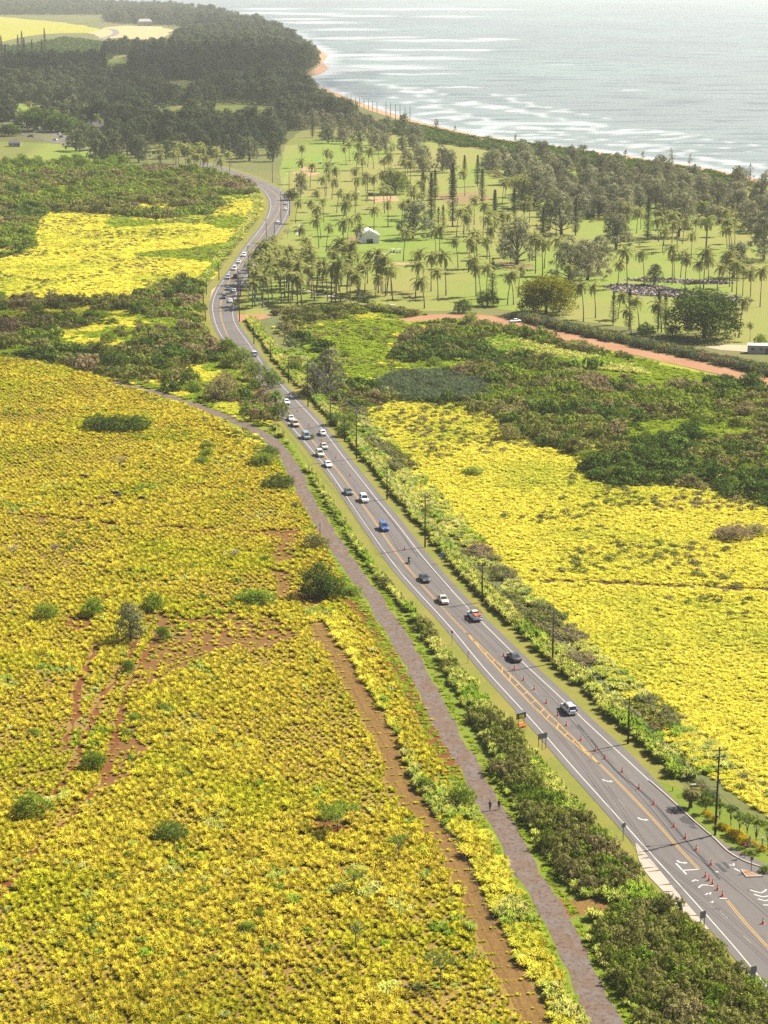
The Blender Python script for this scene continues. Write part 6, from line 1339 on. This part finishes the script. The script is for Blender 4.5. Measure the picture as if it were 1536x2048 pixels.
wire(line, 'topmost power line on the left ends of the crossarms', .2, 1.05); wire(line, 'topmost power line on the right ends of the crossarms', .2, -1.05); wire(line, 'power line next to the pole on its left side', .2, .55); wire(line, 'power line next to the pole on its right side', .2, -.55)
low = [(g, min(h, 8.6)) for g, h in [ext0] + [PG[i] for i in (0, 1, 2, 3, 4, 5, 6, 9)]]; wire(low, 'thick lower cable strung between all the highway poles', 1.2, 00.05, .045); wire(low, 'thin lower cable just below the thick one', 2.0, .05, .025)
wire([PB[7], PB[8], PB[9]], 'power line crossing to the far wood', .3, .6); wire([PB[7], PB[8], PB[9]], 'second power line crossing to the far wood', .3, -.6)

# ------------------------------------------------------------------ entrance planting, gate, tent, cabin, far buildings
SH = [round_tree(560 + i, m_flower, 1.3, 1.1, 6, 90, 10, .11, .05, name='flower') for i in range(2)]
for i, (a, b, r) in enumerate(((1411,1628,8),(1419,1634,10),(1428,1643,9),(1441,1655,9),(1452,1661,11),(1463,1668,11),(1474,1676,15),(1485,1684,15),(1497,1688,12),(1510,1693,10),(1524,1702,10))):
    s = wpx(a, b, r) / 1.1; plant('flowering_shrub', SH[i % 2], a, b, 'golden yellow flowering shrub in the bed behind the entrance pole', 'shrub', 'golden shrubs of the entrance bed', s)
for i, (a, b, r, hgt) in enumerate(((1412,1628,12,2.6),(1440,1640,14,2.8),(1462,1652,15,3.2),(1480,1668,15,3.2),(1493,1675,17,3.6),(1512,1690,19,4.0),(1535,1700,22,4.4))):
    plant('small_tree', round_tree(570 + i, m_broad if i % 2 else m_lime, hgt * 1.15, wpx(a, b, r), 6, 90, 12, .16, .45, name='small'), a, b, 'small leafy tree in the row behind the golden shrubs', 'tree', 'small trees behind the golden shrubs')
for i, (a, b, r, k) in enumerate(((1395,1590,22,3),(1420,1605,20,0),(1530,1745,12,1))): bush(k, a, b, r, ('brown green bush behind the fan palm','dark bush right of the fan palm','green bush at the side road corner')[i], .9)
gt = thing('entrance_fence', 'white post and rail fence at the entrance edge', 'fence', G(1500, 1696)); g0 = np.array(gt.location); pw = flat('fence_white', (.62, .58, .50), .7)
fp = [G(1499,1695) - g0, G(1524,1698) - g0, G(1552,1708) - g0]
for p in fp: q = MB(); q.box((p[0], p[1], .95), (.2, .2, 1.9)); q.build('post', pw, gt)
for z in (.5, 1.5):
    for a, b in zip(fp[:-1], fp[1:]): q = MB(); q.tube([(a[0], a[1], z), (b[0], b[1], z)], .05, 5); q.build('rail', pw, gt)
# fence of thin stakes between field and dirt track
fpst = smooth(GL([(795,1555),(835,1635),(880,1700),(910,1760),(935,1830),(965,1900)]), 1.0); L_ = offset(fpst, 2.6)[::6]
tf = thing('stake_fence', 'thin wooden stake fence between field and dirt track', 'fence', L_[0])
for p in L_: q = MB(); d = p - L_[0]; q.tube([(d[0], d[1], 0), (d[0], d[1], 1.25)], .055, 5); q.build('stake', woodl, tf)
for z in (.5, .95): q = MB(); q.tube([tuple(p - L_[0] + (0, 0, z)) for p in L_], .012, 3); q.build('fence_wire', metal, tf)
# white tent
Wt = wpx(739, 487, 39); ht = 4.2; rt = 6.8; tent = thing('white_tent', 'white gabled event tent on the golf course', 'tent', G(739, 487), .12); D_ = 11
def canvas(name, c):
    t = NT(name); p_ = t.n('BsdfDiffuse'); q_ = t.n('BsdfTranslucent'); x_ = t.n('MixShader'); x_.inputs[0].default_value = .5; p_.inputs[0].default_value = q_.inputs[0].default_value = (*c, 1); t.l(p_.outputs[0], x_.inputs[1]); t.l(q_.outputs[0], x_.inputs[2]); t.l(x_.outputs[0], t.out.inputs[0]); return t.m
tm = canvas('tent_white', (.85, .84, .81)); tgr = canvas('tent_gable', (.82, .81, .78))
hw = Wt / 2
q = MB(); q.add([(-hw - .2, -.2, ht), (0, -.2, rt), (0, D_, rt), (-hw - .2, D_, ht), (-hw - .2, -.2, ht - .12), (0, -.2, rt - .12), (0, D_, rt - .12), (-hw - .2, D_, ht - .12)], [(0,1,2,3), (7,6,5,4), (0,4,5,1), (2,6,7,3), (3,7,4,0)]); q.build('roof_slope', tm, tent)
q = MB(); q.add([(hw + .2, -.2, ht), (0, -.2, rt), (0, D_, rt), (hw + .2, D_, ht), (hw + .2, -.2, ht - .12), (0, -.2, rt - .12), (0, D_, rt - .12), (hw + .2, D_, ht - .12)], [(3,2,1,0), (4,5,6,7), (1,5,4,0), (3,7,6,2), (0,4,7,3)]); q.build('roof_slope', tm, tent)
for y in (0, D_ - .2): q = MB(); q.add([(-hw, y, 0), (hw, y, 0), (hw, y, ht - .1), (0, y, rt - .16), (-hw, y, ht - .1)] + [(x, y + .06, z) for x, z in ((-hw, 0), (hw, 0), (hw, ht - .1), (0, rt - .16), (-hw, ht - .1))], [(0,1,2,3,4), (9,8,7,6,5), (0,5,6,1), (1,6,7,2), (2,7,8,3), (3,8,9,4), (4,9,5,0)]); q.build('gable_wall', tgr, tent)
for s in (-1, 1): q = MB(); q.box((s * hw, D_ / 2 - .05, ht / 2 - .05), (.06, D_ - .4, ht - .1)); q.build('side_wall', tm, tent)
q = MB(); q.box((.2, -.05, 1.1), (2.8, .06, 2.2)); q.build('doorway', flat('dark_opening', (.05, .05, .06), .8), tent)
for s in (-1, 1):
    q = MB(); q.box((s * (hw - .1), -.06, ht / 2), (.14, .1, ht)); q.build('corner_post', metal, tent); q = MB(); q.box((.2 + s * 1.5, -.06, 1.15), (.1, .08, 2.3)); q.build('door_jamb', metal, tent)
def small_house(name, label, cat, px, py, rz, W, D, H, roofh, wallm, roofm, flatroof=False, wins=3):
    t = thing(name, label, cat, G(px, py), rz); q = MB(); q.box((0, 0, H / 2), (W, D, H)); w = q.build('wall', wallm, t)
    q = MB(); e = .5
    if flatroof: q.add([(-W/2-.2, -D/2-.2, H), (W/2+.2, -D/2-.2, H), (W/2+.2, D/2+.2, H+.3), (-W/2-.2, D/2+.2, H+.3), (-W/2-.2, -D/2-.2, H+.14), (W/2+.2, -D/2-.2, H+.14), (W/2+.2, D/2+.2, H+.44), (-W/2-.2, D/2+.2, H+.44)], [(3,2,1,0), (4,5,6,7), (0,1,5,4), (1,2,6,5), (2,3,7,6), (3,0,4,7)])
    else:
        r = min(W, D) * .3; q.add([(-W/2-e, -D/2-e, H-.1), (W/2+e, -D/2-e, H-.1), (W/2+e, D/2+e, H-.1), (-W/2-e, D/2+e, H-.1), (-W/2+r, 0, H+roofh), (W/2-r, 0, H+roofh)], [(0,1,5,4), (1,2,5), (2,3,4,5), (3,0,4), (3,2,1,0)])
    q.build('roof', roofm, t); dk = flat('window_glass', (.05, .06, .07), .2, .5); fr = flat('window_frame', (.6, .58, .54), .6)
    for i in range(wins):
        x = -W / 2 + W * (i + .6) / (wins + .2); q = MB(); q.box((x, -D / 2 - .03, H * .58), (W / wins * .42, .08, H * .32)); f = q.build('window', fr, t); q = MB(); q.box((x, -D / 2 - .08, H * .58), (W / wins * .36, .03, H * .26)); q.build('pane', dk, f)
    q = MB(); q.box((W * .22, -D / 2 - .04, H * .36), (.95, .07, H * .72)); q.build('door', flat('door_brown', (.16, .11, .08), .7), t)
    return t
shing = flat('shingle_grey', (.17, .16, .15), .9, .2, var=.25, s=1.2); cream = flat('cream_wall', (.55, .50, .42), .8); tin = flat('tin_roof', (.60, .56, .50), .5, .4)
small_house('site_cabin', 'cream flat roofed site cabin on the dirt lot', 'cabin', 1521, 706, -.12, 9, 3.2, 2.8, 0, cream, tin, True)
small_house('clubhouse', 'building with a high hipped grey roof among the forest edge trees', 'building', 192, 262, .2, 18, 13, 4.0, 5.5, cream, shing, wins=5)
small_house('shelter_house', 'small hipped roof house beside the access road', 'house', 30, 293, .1, 9, 7, 3.2, 2.2, cream, shing)
small_house('white_shed', 'white flat building glimpsed left of the high hipped roof', 'shed', 158, 241, .1, 12, 5, 3, 0, swhite, tin, True)
for a, b, s, lb in ((392,84,1.0,'hazy hotel wing with grey hipped roof on the far headland, left one'),(412,82,.8,'hazy hotel wing with grey hipped roof on the far headland, right one'),(290,52,1.0,'far pale house beside the dry paddock')): small_house('hotel_wing', lb, 'building', a, b, .2, 34 * s, 18, 11, 6, cream, flat('pale_roof', (.42, .38, .35), .8), wins=6)
for a, b, lb in ((741,392,'dark green storage bin on the upper lawn'),(1190,0,'')): 
    if lb: t = thing('storage_bin', lb, 'bin', G(a, b), .1); q = MB(); q.box((0, 0, .9), (3.2, 1.8, 1.8), taper=.95); q.build('bin_body', flat('bin_green', (.03, .045, .04), .6), t); q = MB(); q.box((0, 0, 1.86), (3.3, 1.9, .1)); q.build('lid', blacktrim, t); q = MB(); q.box((0, -.92, 1.1), (1.4, .05, .5)); q.build('label_panel', metal, t)
# tall netting poles at the shore
NETP = [(694,207),(702,209),(711,212),(719,214),(728,217),(737,219),(745,222),(754,225),(772,233),(781,237),(791,240),(800,244),(810,249),(820,254)]
for i, (a, b) in enumerate(NETP):
    h = hpx(a, b, (17, 17, 17, 17, 18, 18, 18, 20, 28, 30, 30, 32, 34, 38)[i]); t = thing('netting_pole', 'tall thin netting pole in the row along the beach', 'pole', G(a, b), 0, 'netting poles along the beach'); q = MB(); q.tube([(0, 0, 0), (0, 0, h)], [.34, .22], 6); q.build('mast', wood, t); q = MB(); q.tube([(0, 0, h - .3), (0, 0, h + .3)], .3, 6); q.build('cap', metal, t)

# ------------------------------------------------------------------ labels: within small groups say which one by its place
ORD = 'first second third fourth fifth sixth seventh eighth ninth tenth eleventh twelfth thirteenth fourteenth fifteenth sixteenth seventeenth eighteenth nineteenth twentieth'.split()
TENS = {20: 'twenty', 30: 'thirty', 40: 'forty', 50: 'fifty', 60: 'sixty'}
def ordinal(i):
    if i < 20: return ORD[i]
    q, r = (i + 1) // 10 * 10, (i + 1) % 10; return TENS[q][:-1] + 'ieth' if r == 0 else TENS[q] + '-' + ORD[r - 1]
byl = {}
for o in scene.objects:
    if o.get('group') and o.get('label'): byl.setdefault((o['group'], o['label']), []).append(o)
def across(o): return o.location.x / (o.location.y * CP + CAMH * SP)
for (gp, lb), os_ in byl.items():
    parts = [(os_, '')]
    if len(os_) > 30:
        os_.sort(key=lambda o: -o.location.y); q = len(os_) // 3; parts = [(os_[:q], ' far part,'), (os_[q:2 * q], ' middle part,'), (os_[2 * q:], ' near part,')]
    for sub_, pre in parts:
        sub_.sort(key=across)
        for i, o in enumerate(sub_):
            if len(sub_) > 1: o['label'] = lb + ',' + pre + (' leftmost' if i == 0 else ' rightmost' if i == len(sub_) - 1 else ' %s from left' % ordinal(i))
# ------------------------------------------------------------------ clouds above the frame: they shade parts of the land
cm = NT('cloud_vapour'); d_ = cm.n('BsdfDiffuse'); d_.inputs[0].default_value = (.9, .9, .9, 1); t_ = cm.n('BsdfTransparent'); m_ = cm.n('MixShader'); m_.inputs[0].default_value = .15
cm.l(t_.outputs[0], m_.inputs[1]); cm.l(d_.outputs[0], m_.inputs[2]); cm.l(m_.outputs[0], cm.out.inputs[0])
def cloud(px, py, rx, ry, seed, n=16, z=900.0):
    """a loose heap of vapour whose shade falls about the ground at px, py"""
    g = G(px, py); c = g + np.array(sun_dir) * (z / sun_dir.z); rng = np.random.RandomState(seed); q = MB()
    for i in range(n):
        a = rng.rand() * 6.283; d = math.sqrt(rng.rand()); k = .28 + .22 * rng.rand()
        q.sphere((c[0] + rx * d * math.cos(a), c[1] + ry * d * math.sin(a), c[2] + 8 * i), (rx * k, ry * k, min(rx, ry) * .12), 20, 8)
    o = q.build('cloud', cm.m, None, True); o['kind'] = 'structure'
cloud(150, 170, 420, 900, 1, 22); cloud(120, 650, 60, 60, 2, 12); cloud(180, 2060, 62, 34, 3, 16);
# ------------------------------------------------------------------ haze: one box of even air round camera and place
hz = NT('haze'); pv = hz.n('VolumePrincipled'); pv.inputs['Density'].default_value = 0.00006; pv.inputs['Color'].default_value = (0.68, 0.69, 0.68, 1); pv.inputs['Anisotropy'].default_value = 0.3
hz.l(pv.outputs[0], hz.out.inputs[1])
hb = MB(); hb.box((0, 5000, 70), (16000, 19000, 147)); ho = hb.build('haze', hz.m); ho['kind'] = 'stuff'
